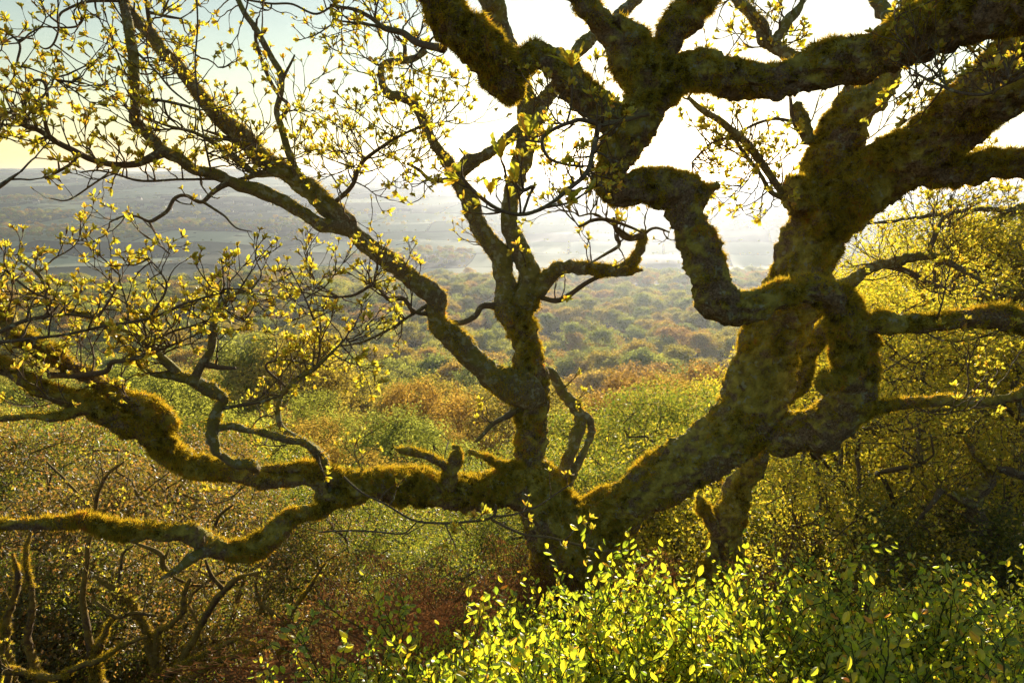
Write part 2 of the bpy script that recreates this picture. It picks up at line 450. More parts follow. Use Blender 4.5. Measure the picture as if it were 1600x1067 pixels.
def gen_skeleton(targets, base, seed, first=None, wob=.12, seglen=.5):
    """greedy branching skeleton: every target joins the nearest part of the tree with a bent path"""
    rs = np.random.default_rng(seed)
    nodes = [np.asarray(b, float) for b in (first if first is not None else [base])]
    par = [-1] + list(range(len(nodes) - 1))
    order = np.argsort(np.linalg.norm(targets - nodes[-1], axis=1))
    arr = np.zeros((len(nodes) + len(targets) * 14 + 10, 3)); arr[:len(nodes)] = nodes
    n = len(nodes); paths = [list(range(n))] if n > 1 else []
    tips = []
    i0 = n // 2
    for t in order:
        g = targets[t]
        D = np.linalg.norm(arr[i0:n] - g, axis=1) + .25 * np.clip(arr[i0:n, 2] - g[2], 0, None)
        b = i0 + int(np.argmin(D)); L = np.linalg.norm(arr[b] - g)
        k = int(np.clip(L / seglen, 1, 13))
        A = arr[b].copy(); path = [b]
        bend = rs.normal(size=3) * L * wob; bend[2] += L * .1
        for q in range(1, k + 1):
            u = q / k
            arr[n] = A * (1 - u) + g * u + bend * (u * (1 - u) * 2) + (rs.normal(size=3) * L * .03 if q < k else 0)
            par.append(path[-1]); path.append(n); n += 1
        paths.append(path); tips.append(n - 1)
    cnt = np.zeros(n)
    for t in tips: cnt[t] += 1
    for k in range(n - 1, -1, -1):
        if par[k] >= 0: cnt[par[k]] += cnt[k]
    return arr[:n], paths, np.maximum(cnt, 1), tips

def skeleton_mesh(arr, paths, cnt, r_tip, power, mb, mat=0, sides=(4, 7), rmax=9):
    for p in paths:
        P = arr[p]; R = np.minimum(r_tip * cnt[p] ** power, rmax)
        if len(p) > 1: R[0] = min(R[0], R[1] * 1.35)
        if len(P) < 2: continue
        V, Q, T, _ = tube(P, R, sides[1] if R[0] > r_tip * 3 else sides[0], True)
        mb.add(V, Q, T, mat)

def crown_targets(n, H, rx, z0, rs, lobes=9, fill=.35):
    """tip points spread over a lobed dome"""
    out = []
    lc = [(np.array([0, 0, z0 + (H - z0) * .55]), min(rx, (H - z0) * .5) * .8)]
    for k in range(lobes):
        a = rs.uniform(0, 6.28); e = rs.uniform(-.25, 1.1)
        d = np.array([math.cos(a) * math.cos(e), math.sin(a) * math.cos(e), math.sin(e)])
        c = lc[0][0] + d * np.array([rx * .62, rx * .62, (H - z0) * .36])
        lc.append((c, rx * rs.uniform(.28, .5)))
    for k in range(n):
        c, r = lc[rs.integers(0, len(lc))]
        d = unit(rs.normal(size=3)); d[2] = abs(d[2]) * .9 - .15 if rs.random() < .8 else d[2]
        q = c + d * r * (rs.uniform(.35, 1) ** fill)
        q[2] = max(q[2], z0 * .7)
        out.append(q)
    return np.array(out), np.array([c for c, _ in lc])

def make_tree_meshes(seed, H, rx, z0, n_tips, leaves, lsize, spread, wood_mat, leaf_mat, r_tip=.006, power=.5, lobes=9, seglen=.6, lean=0, name='tree', stems=1, facing=False):
    rs = np.random.default_rng(seed)
    T, LC = crown_targets(n_tips, H, rx, z0, rs, lobes)
    wood = MB(); tips_all = []
    groups = np.array_split(T[np.argsort(np.arctan2(T[:, 1], T[:, 0]))], stems)
    for k, g in enumerate(groups):
        b = np.array([rs.normal() * .12 * (stems > 1), rs.normal() * .12 * (stems > 1), -.4])
        top = np.array([g[:, 0].mean() * .35, g[:, 1].mean() * .35, z0 + (H - z0) * .25])
        n = 8; tr = [b * (1 - u) + top * u + np.array([math.sin(u * 5 + k) * .05 * H * .3, math.cos(u * 4 + k * 2) * .04 * H * .3, 0]) * (u > 0) for u in np.linspace(0, 1, n)]
        arr, paths, cnt, tips = gen_skeleton(g, None, seed + k, tr, .14, seglen)
        skeleton_mesh(arr, paths, cnt, r_tip, power, wood)
        tips_all.append(arr[tips])
        # also the middle of the last segments bears leaves
    tp = np.vstack(tips_all)
    P = tp[rs.integers(0, len(tp), leaves)] + np.clip(rs.normal(size=(leaves, 3)), -2, 2) * spread * np.array([1, 1, .75])
    out = None
    if facing:
        near = np.argmin(((P[:, None] - LC[None]) ** 2).sum(-1), 1)
        out = unit(P - LC[near]) + np.array([0, 0, .25])
    V, Tt = leaf_quads(P, lsize, .3, rs, .6 if facing else .55, out)
    cm = MB(); cm.add(V, None, Tt)
    return wood.mesh('trunk', wood_mat), cm.mesh('crown', leaf_mat, False)

def copy_tree(o, loc, rotz, scl, label=None, group=None):
    c = o.copy(); COL.objects.link(c); c.location = loc; c.rotation_euler = (0, 0, rotz); c.scale = scl
    if label: c['label'] = label
    if group: c['group'] = group
    for ch in o.children:
        d = ch.copy(); COL.objects.link(d); d.parent = c
    return c
def gz(x, y): return float(ground(np.array([x]), np.array([y]))[0])

# ------------------------------------------------------------------ woodland on the slope
WOOD_LABEL = 'broad domed tree in fine spring leaf growing on the lower bank before the wood'
WOOD_GROUP = 'domed trees on the lower bank'
wrng = np.random.default_rng(5)
cand = []
gy = 44.0
while gy < 640:
    sp = 7.6 if gy < 200 else 8.2
    gx = -.86 * gy - 8
    while gx < .86 * gy + 8:
        x = gx + wrng.uniform(-.42, .42) * sp; y = gy + wrng.uniform(-.42, .42) * sp
        edge = 600 + 35 * noise3(np.array([[x * .012, 0, 2.]]))[0] - .08 * abs(x + 100) - (np.clip(-x - 120, 0, 300) * .5)
        if y < edge: cand.append((x, y, wrng.uniform(.6, 1.3)))
        gx += sp
    gy += sp * .92
cand = np.array(cand)
cz = ground(cand[:, 0], cand[:, 1])
cpx, cpy, cdz = project(np.stack([cand[:, 0], cand[:, 1], cz + 8], -1))
vis = (cpx > -90) & (cpx < 1690)
cand, cz, cdz = cand[vis], cz[vis], cdz[vis]
order = np.argsort(cdz); cand, cz, cdz = cand[order], cz[order], cdz[order]

near_protos = [make_tree_meshes(100 + k, H, rx, z0, 330, 13000, .20, .26, M_WOOD, M_CROWN, .012, .5, 16, 1.0, facing=True)
               for k, (H, rx, z0) in enumerate([(11.5, 4.6, 4.0), (13, 4.2, 5.0), (10, 4.4, 3.2), (12, 5.0, 4.5)])]
far_protos = [make_tree_meshes(140 + k, H, rx, z0, 170, 4200, .38, .34, M_WOOD, M_CROWN, .02, .5, 14, 1.4, facing=True)
              for k, (H, rx, z0) in enumerate([(11.5, 4.7, 3.5), (13, 4.2, 4.5), (10, 4.6, 3.0), (12, 5.0, 4.0), (11, 4.2, 3.2)])]
mid_protos = [make_tree_meshes(180 + k, H, rx, z0, 420, 22000, .105, .19, M_WOOD, M_CROWN, .007, .5, 18, .7, facing=True)
              for k, (H, rx, z0) in enumerate([(8, 3.0, 2.0), (8.5, 3.3, 2.4), (7.5, 3.4, 1.8)])]
roots = {}
NB = 262
far_crowns = []
for k in range(min(NB, len(cand))):
    x, y, s = cand[k]; near = cdz[k] < 105
    kind = (('n', int(wrng.integers(0, 4))) if near else ('f', int(wrng.integers(0, 5))))
    loc = (x, y, cz[k] - .2); rz = wrng.uniform(0, 6.28); sc = (s * wrng.uniform(.9, 1.1), s * wrng.uniform(.9, 1.1), s)
    WL, WG = ('rounded tree at the near edge of the wood, its twigs and leaves distinct', 'trees at the near edge of the wood') if near else ('small rounded treetop in the wood beyond its near edge, softened by haze', 'hazy treetops beyond the near edge')
    if kind not in roots:
        t = thing('woodland_tree', WL, 'tree', loc, rz, WG, sc)
        w, c = (near_protos if near else far_protos)[kind[1]]
        obj('trunk', w, t); cr = obj('crown', c, t)
        roots[kind] = t
        if not near: far_crowns.append(cr)
    else: copy_tree(roots[kind], loc, rz, sc, WL, WG)
if len(far_crowns) < 3:
    far_crowns = [c for t in roots.values() for c in t.children if c.name.startswith('crown')]

def scatter(name, pts, scl, srcs, label, cat, flat=1.0):
    """far trees that read as one mass: points carrying scale, turned into tree crowns by geometry nodes"""
    n = len(pts); me = bpy.data.meshes.new(name)
    me.vertices.add(n); me.vertices.foreach_set('co', np.asarray(pts, np.float32).ravel())
    a = me.attributes.new('size', 'FLOAT', 'POINT'); a.data.foreach_set('value', np.asarray(scl, np.float32))
    ng = bpy.data.node_groups.new(name, 'GeometryNodeTree')
    ng.interface.new_socket('Geometry', in_out='INPUT', socket_type='NodeSocketGeometry')
    ng.interface.new_socket('Geometry', in_out='OUTPUT', socket_type='NodeSocketGeometry')
    N, Lk = ng.nodes, ng.links
    gi, go = N.new('NodeGroupInput'), N.new('NodeGroupOutput')
    iop = N.new('GeometryNodeInstanceOnPoints'); jn = N.new('GeometryNodeJoinGeometry')
    for s in srcs:
        oi = N.new('GeometryNodeObjectInfo'); oi.inputs[0].default_value = s; oi.inputs['As Instance'].default_value = True
        oi.transform_space = 'ORIGINAL'
        Lk.new(oi.outputs['Geometry'], jn.inputs[0])
    Lk.new(gi.outputs[0], iop.inputs['Points']); Lk.new(jn.outputs[0], iop.inputs['Instance'])
    iop.inputs['Pick Instance'].default_value = True
    rv = N.new('FunctionNodeRandomValue'); rv.data_type = 'INT'
    [s for s in rv.inputs if s.name == 'Max' and s.type == 'INT'][0].default_value = len(srcs) - 1
    Lk.new([s for s in rv.outputs if s.type == 'INT'][0], iop.inputs['Instance Index'])
    r2 = N.new('FunctionNodeRandomValue'); r2.data_type = 'FLOAT_VECTOR'
    r2.inputs[0].default_value = (0, 0, 0); r2.inputs[1].default_value = (0, 0, 6.28)
    Lk.new(r2.outputs[0], iop.inputs['Rotation'])
    at_ = N.new('GeometryNodeInputNamedAttribute'); at_.inputs[0].default_value = 'size'
    Lk.new(at_.outputs[0], iop.inputs['Scale'])
    Lk.new(iop.outputs[0], go.inputs[0])
    o = obj(name, me); md = o.modifiers.new('trees', 'NODES'); md.node_group = ng
    o['kind'] = 'stuff'; o['label'] = label; o['category'] = cat
    return o
rest = slice(NB, len(cand))
scatter('distant_woodland', np.stack([cand[rest, 0], cand[rest, 1], cz[rest]], -1), cand[rest, 2], far_crowns,
        'hazy mass of olive and brown treetops filling the valley floor', 'woodland')
hp = np.array(hedge_pts)
scatter('far_hedgerow_trees', np.stack([hp[:, 0], hp[:, 1], ground(hp[:, 0], hp[:, 1])], -1), hp[:, 2], far_crowns,
        'misty hedgerow trees and copses between the far hill fields', 'hedgerows')

# ------------------------------------------------------------------ understorey on the steep bank
UND = {}
def und_proto(key, **kw):
    w, c = make_tree_meshes(**kw); UND[key] = (w, c)
und_proto('birch_a', seed=301, H=9, rx=2.3, z0=2.2, n_tips=420, leaves=14000, lsize=.062, spread=.15, wood_mat=M_BIRCH, leaf_mat=M_UNDR, r_tip=.0035, power=.5, lobes=14, seglen=.4, stems=2)
und_proto('birch_b', seed=302, H=7.5, rx=2.2, z0=1.4, n_tips=420, leaves=13000, lsize=.06, spread=.14, wood_mat=M_TWIG, leaf_mat=M_UNDR, r_tip=.0035, power=.5, lobes=14, seglen=.4, stems=3)
und_proto('bush_g', seed=303, H=4.2, rx=2.2, z0=.5, n_tips=420, leaves=14000, lsize=.056, spread=.12, wood_mat=M_TWIG, leaf_mat=M_UNDG, r_tip=.003, power=.5, lobes=14, seglen=.3, stems=4)
und_proto('bush_b', seed=304, H=4.4, rx=2.3, z0=.6, n_tips=420, leaves=12000, lsize=.056, spread=.12, wood_mat=M_SHRUB, leaf_mat=M_UNDB, r_tip=.0035, power=.52, lobes=14, seglen=.3, stems=4)
und_proto('bush_y', seed=305, H=5.5, rx=2.4, z0=.8, n_tips=420, leaves=14000, lsize=.062, spread=.13, wood_mat=M_TWIG, leaf_mat=M_UNDR, r_tip=.003, power=.5, lobes=14, seglen=.35, stems=3)
for k_, w_, l_, sd_ in (('low_g', M_TWIG, M_UNDG, 321), ('low_b', M_SHRUB, M_UNDB, 322), ('low_y', M_TWIG, M_UNDR, 323)):
    und_proto(k_, seed=sd_, H=2.2, rx=1.25, z0=.25, n_tips=170, leaves=3600, lsize=.052, spread=.10, wood_mat=w_, leaf_mat=l_, r_tip=.0025, power=.5, lobes=9, seglen=.2, stems=4)
UL = {'birch_a': ('slender_tree', 'slender pale stemmed tree in yellow leaf on the right of the old oak', 'tree', 'slender yellow leaved trees right of the oak'),
      'birch_b': ('sapling', 'many stemmed sapling covered in small yellow leaves on the bank', 'tree', 'yellow leaved saplings on the bank'),
      'bush_g': ('green_shrub', 'dense green leaved shrub on the steep bank below the oak', 'shrub', 'green shrubs below the oak'),
      'bush_b': ('bronze_shrub', 'bronze leaved shrub with mossy brown stems on the shaded bank', 'shrub', 'bronze shrubs on the shaded bank'),
      'bush_y': ('yellow_shrub', 'yellow green shrub on the bank behind the oak trunk', 'shrub', 'yellow green shrubs behind the oak')}
und_root = {}
def put(key, x, y, s, rz=None):
    n, lab, cat, grp = UL[key]
    px, py, dz = [float(q) for q in project(np.array([x, y, gz(x, y) + 1.0]))]
    if key.startswith('bush'):
        w = ['under the low mossy limb', 'between the low limb and the oak trunk', 'behind the fork of the oak', 'behind the thick leaning limb', 'among the yellow saplings'][int(np.searchsorted([480, 830, 980, 1250], px))]
        sz = 'small' if s < .5 else 'broad'
        lab = '%s %s on the bank %s' % (sz, {'bush_g': 'dense green leaved shrub', 'bush_b': 'bronze leaved shrub', 'bush_y': 'yellow green shrub'}[key], w); grp = lab.replace('shrub', 'shrubs')
    else:
        w = 'close behind the oak' if y < 13 else 'further down the bank'
        lab = {'birch_a': 'slender pale stemmed tree in yellow leaf ', 'birch_b': 'many stemmed sapling with small yellow leaves '}[key] + w; grp = lab + ' (several)'
    loc = (x, y, gz(x, y) - .1); rz = random.uniform(0, 6.28) if rz is None else rz
    if key.startswith('bush') and s < .52:
        s *= {'bush_g': 4.2, 'bush_b': 4.4, 'bush_y': 5.5}[key] / 2.2; key = 'low' + key[4:]
    if key not in und_root:
        t = thing(n, lab, cat, loc, rz, grp, (s,) * 3)
        obj('trunk', UND[key][0], t); obj('crown', UND[key][1], t); und_root[key] = t
    else: copy_tree(und_root[key], loc, rz, (s,) * 3, lab, grp)
urs = np.random.default_rng(77)
# left and centre: tops stay below the sight line to the woodland
def sight(px):                                  # highest photo row the bank's growth reaches at this column
    return np.interp(px, [0, 250, 430, 540, 810, 930, 1120, 1300, 1400, 1600], [670, 700, 740, 790, 790, 650, 600, 430, 300, 250])
placed = []; RIGHT_ONLY = False
def bank(y0, y1, step, hmax):
    y = y0
    while y < y1:
        x = -.80 * y - 2
        while x < .80 * y + 2:
            xx = x + urs.uniform(-.4, .4) * step; yy = y + urs.uniform(-.4, .4) * step
            g = gz(xx, yy)
            px, py, dz = project(np.array([xx, yy, g + 1.0]))
            if (1120 if RIGHT_ONLY else -150) < px < 1750:
                row = sight(px) + urs.uniform(-15, 60)
                v = (533.5 - row) / F
                sl = (-SP + v * CP) / (CP + v * SP)
                h = sl * yy - g                       # height that reaches the sight line
                if h > 1.2:
                    if px > 1180:
                        key = urs.choice(['birch_a', 'birch_b', 'bush_y'], p=[.5, .3, .2])
                    elif px < 520:
                        key = urs.choice(['bush_b', 'bush_g', 'birch_b', 'bush_y'], p=[.6, .34, .0, .06])
                    else:
                        key = urs.choice(['bush_g', 'bush_y', 'birch_b', 'bush_b'], p=[.6, .1, .0, .3] if px < 840 else [.45, .35, .15, .05])  # left of the trunk, mostly dark leaved kinds stand in for shade
                    H0 = {'birch_a': 9, 'birch_b': 7.5, 'bush_g': 4.2, 'bush_b': 4.4, 'bush_y': 5.5}[key]
                    s = float(np.clip(h / H0, .55, 1.35)); placed.append(key)
                    put(key, xx, yy, s)
            x += step
        y += step * .9
for k in range(46):
    px = urs.uniform(-60, 860); yy = urs.uniform(6.0, 8.2) if px < 470 else urs.uniform(4.9, 7.6)
    xx = (px - 800) / F * (yy * CP + .62 * yy * SP); g = gz(xx, yy)
    if abs(xx - .42) < .5: continue
    row = np.interp(px, [0, 300, 480, 640, 860], [860, 870, 860, 830, 830]) + urs.uniform(-30, 110)
    v = (533.5 - row) / F; h = (-SP + v * CP) / (CP + v * SP) * yy - g
    if h > .5: put('bush_b' if urs.random() < (.65 if px < 450 else .25) else 'bush_g', xx, yy, float(np.clip(h / 4.3, .16, .62)))
for k in range(34):
    px = urs.uniform(960, 1680); yy = urs.uniform(5.4, 9.0)
    xx = (px - 800) / F * (yy * CP + .5 * yy * SP); g = gz(xx, yy)
    row = urs.uniform(700, 880)
    v = (533.5 - row) / F; h = (-SP + v * CP) / (CP + v * SP) * yy - g
    if h > .6: put(['bush_y', 'bush_g', 'bush_y'][k % 3], xx, yy, float(np.clip(h / 5.0, .16, .5)))
bank(6.6, 13, 2.0, 6)
bank(13.5, 19, 2.8, 8)
RIGHT_ONLY = True
bank(19.5, 34, 4.2, 8)
mrs = np.random.default_rng(91)
y = 22.0; nmid = 0
while y < 46:
    x = -.82 * y - 3
    while x < .62 * y:
        xx = x + mrs.uniform(-.4, .4) * 5.6; yy = y + mrs.uniform(-.4, .4) * 5.6
        g = gz(xx, yy); px, py, dz = project(np.array([xx, yy, g + 3.0]))
        if -120 < px < 1250:
            v = (533.5 - (np.interp(px, [0, 250, 560, 800, 1000, 1150], [640, 640, 655, 655, 610, 570]) + mrs.uniform(-20, 50))) / F
            h = (-SP + v * CP) / (CP + v * SP) * yy - g
            if h > 3.5:
                s = float(np.clip(h / 8.0, .6, 1.3)); kind = ('m', int(mrs.integers(0, 3)))
                loc = (xx, yy, g - .2); rz = mrs.uniform(0, 6.28); sc = (s * mrs.uniform(.9, 1.1), s * mrs.uniform(.9, 1.1), s)
                if kind not in roots:
                    t = thing('woodland_tree', WOOD_LABEL, 'tree', loc, rz, WOOD_GROUP, sc)
                    obj('trunk', mid_protos[kind[1]][0], t); obj('crown', mid_protos[kind[1]][1], t); roots[kind] = t
                else: copy_tree(roots[kind], loc, rz, sc)
                nmid += 1
        x += 5.6
    y += 5.4
print('mid trees', nmid)
print('understorey', len(placed))

# ------------------------------------------------------------------ traced oaks
REG = {'A': (0, 0, .3375), 'B': (530, 0, .3375), 'C': (1060, 0, .3375), 'D': (0, 350, .3375), 'E': (530, 350, .3375), 'F': (1060, 350, .3375),
       'G': (0, 700, .34395), 'H': (530, 700, .34395), 'I': (1060, 700, .34395)}
def parse(s):
    """'E860,760,150@4.4 780,740,130 ...': sheet letter, position and width on that sheet, depth in metres"""
    reg = None; rows_ = []
    for tok in s.split():
        if tok[0].isalpha(): reg = REG[tok[0]]; tok = tok[1:]
        d = np.nan
        if '@' in tok: tok, dd = tok.split('@'); d = float(dd)
        a = [float(q) for q in tok.split(',')]
        rows_.append([reg[0] + a[0] * reg[2], reg[1] + a[1] * reg[2], a[2] * reg[2] if len(a) > 2 else np.nan, d])
    R = np.array(rows_); k = np.arange(len(R))
    for c in (2, 3):
        ok = ~np.isnan(R[:, c]); R[:, c] = np.interp(k, k[ok], R[ok, c])
    P = np.array([np.append(at(r[0], r[1], r[3]), r[2] / 2 * r[3] / F) for r in R])
    return P

TWIG_DENS = 1.65
class Oak:
    """a traced tree: limbs, twigs grown on them, leaf tufts at the twig ends and moss on the thick wood"""
    def __init__(s, name, label, cat, base, seed, group=None):
        s.root = thing(name, label, cat, tuple(base), 0, group); s.base = np.asarray(base, float)
        s.fuzz = []; s.twigs = []; s.tufts = []; s.rs = np.random.default_rng(seed); s.cl = []
    def limb(s, trace, m, name='limb', flare=.35, fuzz=1.0, twig=0.0, tl=.3, lump=1.0, tip=False, t0=.1, pts=None):
        P = parse(trace) if pts is None else pts
        if name in ('trunk', 'stem'):            # root the stem in the bank
            g0 = gz(P[0, 0], P[0, 1])
            if P[0, 2] - g0 < .95:
                q = P[0].copy(); q[2] = min(g0, P[0, 2]) - .3; q[3] *= 1.15
                P = np.vstack([q, P])
        rm = P[:, 3].mean()
        thick = rm > .02
        C = catmull(P, max(.010, min(.018, rm * .22)) if thick else max(.010, rm * 1.4))
        C[:, 3] = np.maximum(C[:, 3], .0012)
        # small irregular bends
        if rm < .06:
            C[:, :3] += (np.stack([noise3(C[:, :3] * 9 + 31 * q) for q in range(3)], -1) * min(.010, rm * .55)) * np.clip(np.arange(len(C)) / 6, 0, 1)[:, None]
        ss = np.concatenate([[0], np.cumsum(np.linalg.norm(np.diff(C[:, :3], axis=0), axis=1))])
        R = C[:, 3] * (1 + flare * np.exp(-ss / (1.3 * C[0, 3] + 1e-6)))
        if tip: R = R * np.clip((ss[-1] - ss) / (rm * 2.0), .25, 1) ** .5
        sides = int(np.clip(rm * 2 * np.pi / .011, 5, 92))
        V, Q, T, ring = tube(C[:, :3], R, sides)
        if thick:
            n = len(ring); rv = np.repeat(R, sides)[:, None]
            a = lump * np.minimum(1, rv / .09)
            dsp = .15 * rv[:, 0] * noise3(V[:n] * 6.5) + a[:, 0] * (.022 * noise3(V[:n] * 11) + .020 * (.55 - 2 * np.abs(noise3(V[:n] * 21 + 3))) + .014 * noise3(V[:n] * 44 + 9) + .006 * noise3(V[:n] * 85))
            V[:n] += ring * dsp[:, None]
        mb = MB(); mb.add(V, Q, T)
        o = obj(name, mb.mesh(name, m, True, s.base), s.root)
        if fuzz and thick: s.grow_fuzz(V, Q, ring, fuzz)
        if twig: s.grow_on(C, ss, twig, tl, t0)
        s.cl.append(C)
        return C
    def grow_fuzz(s, V, Q, ring, dens):
        c = V[Q]; ctr = c.mean(1)
        e1, e2 = c[:, 1] - c[:, 0], c[:, 3] - c[:, 0]
        nrm = np.cross(e1, e2); area = np.linalg.norm(nrm, axis=1); nrm = nrm / (area[:, None] + 1e-12)
        out = ring[np.minimum(Q[:, 0], len(ring) - 1)]
        nrm = nrm * np.sign((nrm * out).sum(1))[:, None]
        mask = np.clip(.42 + 1.1 * fbm(ctr * 3.4, 2) + 1.2 * fbm(ctr * 18 + 7, 2) + .6 * nrm[:, 2], .015, 1.5)
        w = area * mask; n = int(area.sum() * 25000 * dens * np.clip(w.sum() / area.sum() / .5, .5, 1.3))
        k = s.rs.choice(len(Q), n, p=w / w.sum())
        u, v = s.rs.random((2, n, 1))
        p = c[k, 0] + e1[k] * u + e2[k] * v - nrm[k] * .003
        d = unit(nrm[k] * s.rs.uniform(.35, 1.0, (n, 1)) + s.rs.normal(size=(n, 3)) * .42 + np.array([0, 0, -.42]))
        L = s.rs.uniform(.009, .028, (n, 1)) * (.5 + .6 * mask[k] + .35 * np.clip(nrm[k, 2], 0, 1))[:, None]
        side = unit(np.cross(d, s.rs.normal(size=(n, 3)))) * s.rs.uniform(.0014, .0032, (n, 1))
        s.fuzz.append(np.stack([p - side, p + side, p + d * L], 1))
    # ---- twigs
    def grow_on(s, C, ss, dens, tl, t0):
        n = s.rs.poisson(TWIG_DENS * dens * ss[-1])
        for k in range(n):
            u = s.rs.uniform(t0, 1.0); i = min(int(np.searchsorted(ss, u * ss[-1])), len(C) - 2)
            T = unit(C[i + 1, :3] - C[i, :3]); d = unit(np.cross(T, s.rs.normal(size=3)))
            d = unit(d + T * s.rs.uniform(0, .8) + np.array([0, 0, .45]))
            s.spray(C[i, :3] + d * C[i, 3] * .7, d, tl * s.rs.uniform(.5, 1.35), min(.0052, C[i, 3] * .7))
    def spray(s, p, d, L, r, tuft=1.0):
        """one crooked twig with its side shoots"""
        rs = s.rs; polys = []; ends = []
        def go(p, d, L, r, lev):
            n = max(3, int(L / .028)); pts = [p]; st = L / n
            sgn = rs.choice([-1, 1]); ax = unit(rs.normal(size=3))
            for k in range(n):
                sgn = -sgn if rs.random() < .6 else sgn
                d = unit(d + np.cross(d, ax) * sgn * rs.uniform(.1, .42) + rs.normal(size=3) * .13 + np.array([0, 0, .075]))
                p = p + d * st; pts.append(p)
                if lev < 2 and k > 0 and rs.random() < (.44 if lev == 0 else .3):
                    q = unit(np.cross(d, rs.normal(size=3)))
                    go(p, unit(d * .75 + q * .8 + np.array([0, 0, .22])), L * rs.uniform(.28, .6) * (1 - .35 * k / n), r * .62, lev + 1)
                elif k > n * .35 and rs.random() < .10: ends.append((p, unit(d + rs.normal(size=3) * .6), .7))
            pts = np.array(pts)
            polys.append((pts, np.linspace(r, max(.0011, r * .45), len(pts))))
            ends.append((p, d, 1.0))
        go(np.asarray(p, float), unit(d), L, r, 0)
        s.twigs.append(polys)
        for (q, dd, k) in ends: s.tufts.append((q, dd, k * s.rs.uniform(.7, 1.25) * tuft))
    def fork(s, trace, r=None, L=.3, n=3):
        """hand placed: a fan of sprays at the end of a trace"""
        P = parse(trace) if isinstance(trace, str) else trace
        d = unit(P[-1, :3] - P[-2, :3])
        for k in range(n): s.spray(P[-1, :3], unit(d + s.rs.normal(size=3) * .45), L * s.rs.uniform(.6, 1.2), min(.004, P[-1, 3]))
    def finish(s, part_twigs=240, part_tufts=280, m_twig=None, tuft_size=1.0, protos=None):
        if s.fuzz:
            f = np.concatenate(s.fuzz); mb = MB(); mb.add(f.reshape(-1, 3), None, np.arange(len(f) * 3).reshape(-1, 3))
            o = obj('moss', mb.mesh('moss', M_FUZZ, False, s.base), s.root); o['kind'] = 'stuff'; print('moss', len(f))
        def build(polys, mb):
            for P, R in polys:
                V, Q, T, _ = tube(P, R, 5 if R[0] > .003 else 4); mb.add(V, Q, T)
        def vis_size(polys):
            P = np.vstack([p for p, _ in polys]); x, y, dz = project(P)
            inside = ((x > 0) & (x < 1600) & (y > 0) & (y < 1067)).mean()
            return inside * ((x.max() - x.min()) + (y.max() - y.min()))
        tw = sorted(s.twigs, key=vis_size, reverse=True)
        for polys in tw[:part_twigs]:
            mb = MB(); build(polys, mb); obj('twig', mb.mesh('twig', m_twig or M_TWIG, True, s.base), s.root)
        if len(tw) > part_twigs:
            mb = MB()
            for polys in tw[part_twigs:]: build(polys, mb)
            o = obj('fine_twigs', mb.mesh('fine_twigs', m_twig or M_TWIG, True, s.base), s.root); o['kind'] = 'stuff'
        def tsize(t):
            x, y, dz = project(t[0])
            return (t[2] / dz) if (-10 < x < 1610 and -10 < y < 1077 and dz > .3) else 0
        tf = sorted(s.tufts, key=tsize, reverse=True)
        mbs = MB()
        for k, (p, d, sc) in enumerate(tf):
            v = TUFTS[s.rs.integers(0, len(TUFTS))]
            z = unit(d + np.array([0, 0, .25])); x = unit(np.cross(z, s.rs.normal(size=3))); y = np.cross(z, x)
            sc = sc * tuft_size
            if k < part_tufts:
                o = bpy.data.objects.new('leaf_tuft', v[3]); COL.objects.link(o); o.parent = s.root
                M = np.eye(4); M[:3, :3] = np.stack([x, y, z], 1) * sc; M[:3, 3] = p - s.base
                from mathutils import Matrix
                o.matrix_local = Matrix(M.tolist())
            else:
                W = (v[0] * sc) @ np.stack([x, y, z]) + p
                mbs.add(W, None, v[1], 0); mbs.tm[-1] = v[2]
        if mbs.n:
            o = obj('young_leaves', mbs.mesh('young_leaves', [M_LEAF, M_BUD], False, s.base), s.root); o['kind'] = 'stuff'
        print(s.root.name, 'twigs', len(tw), 'tufts', len(tf))

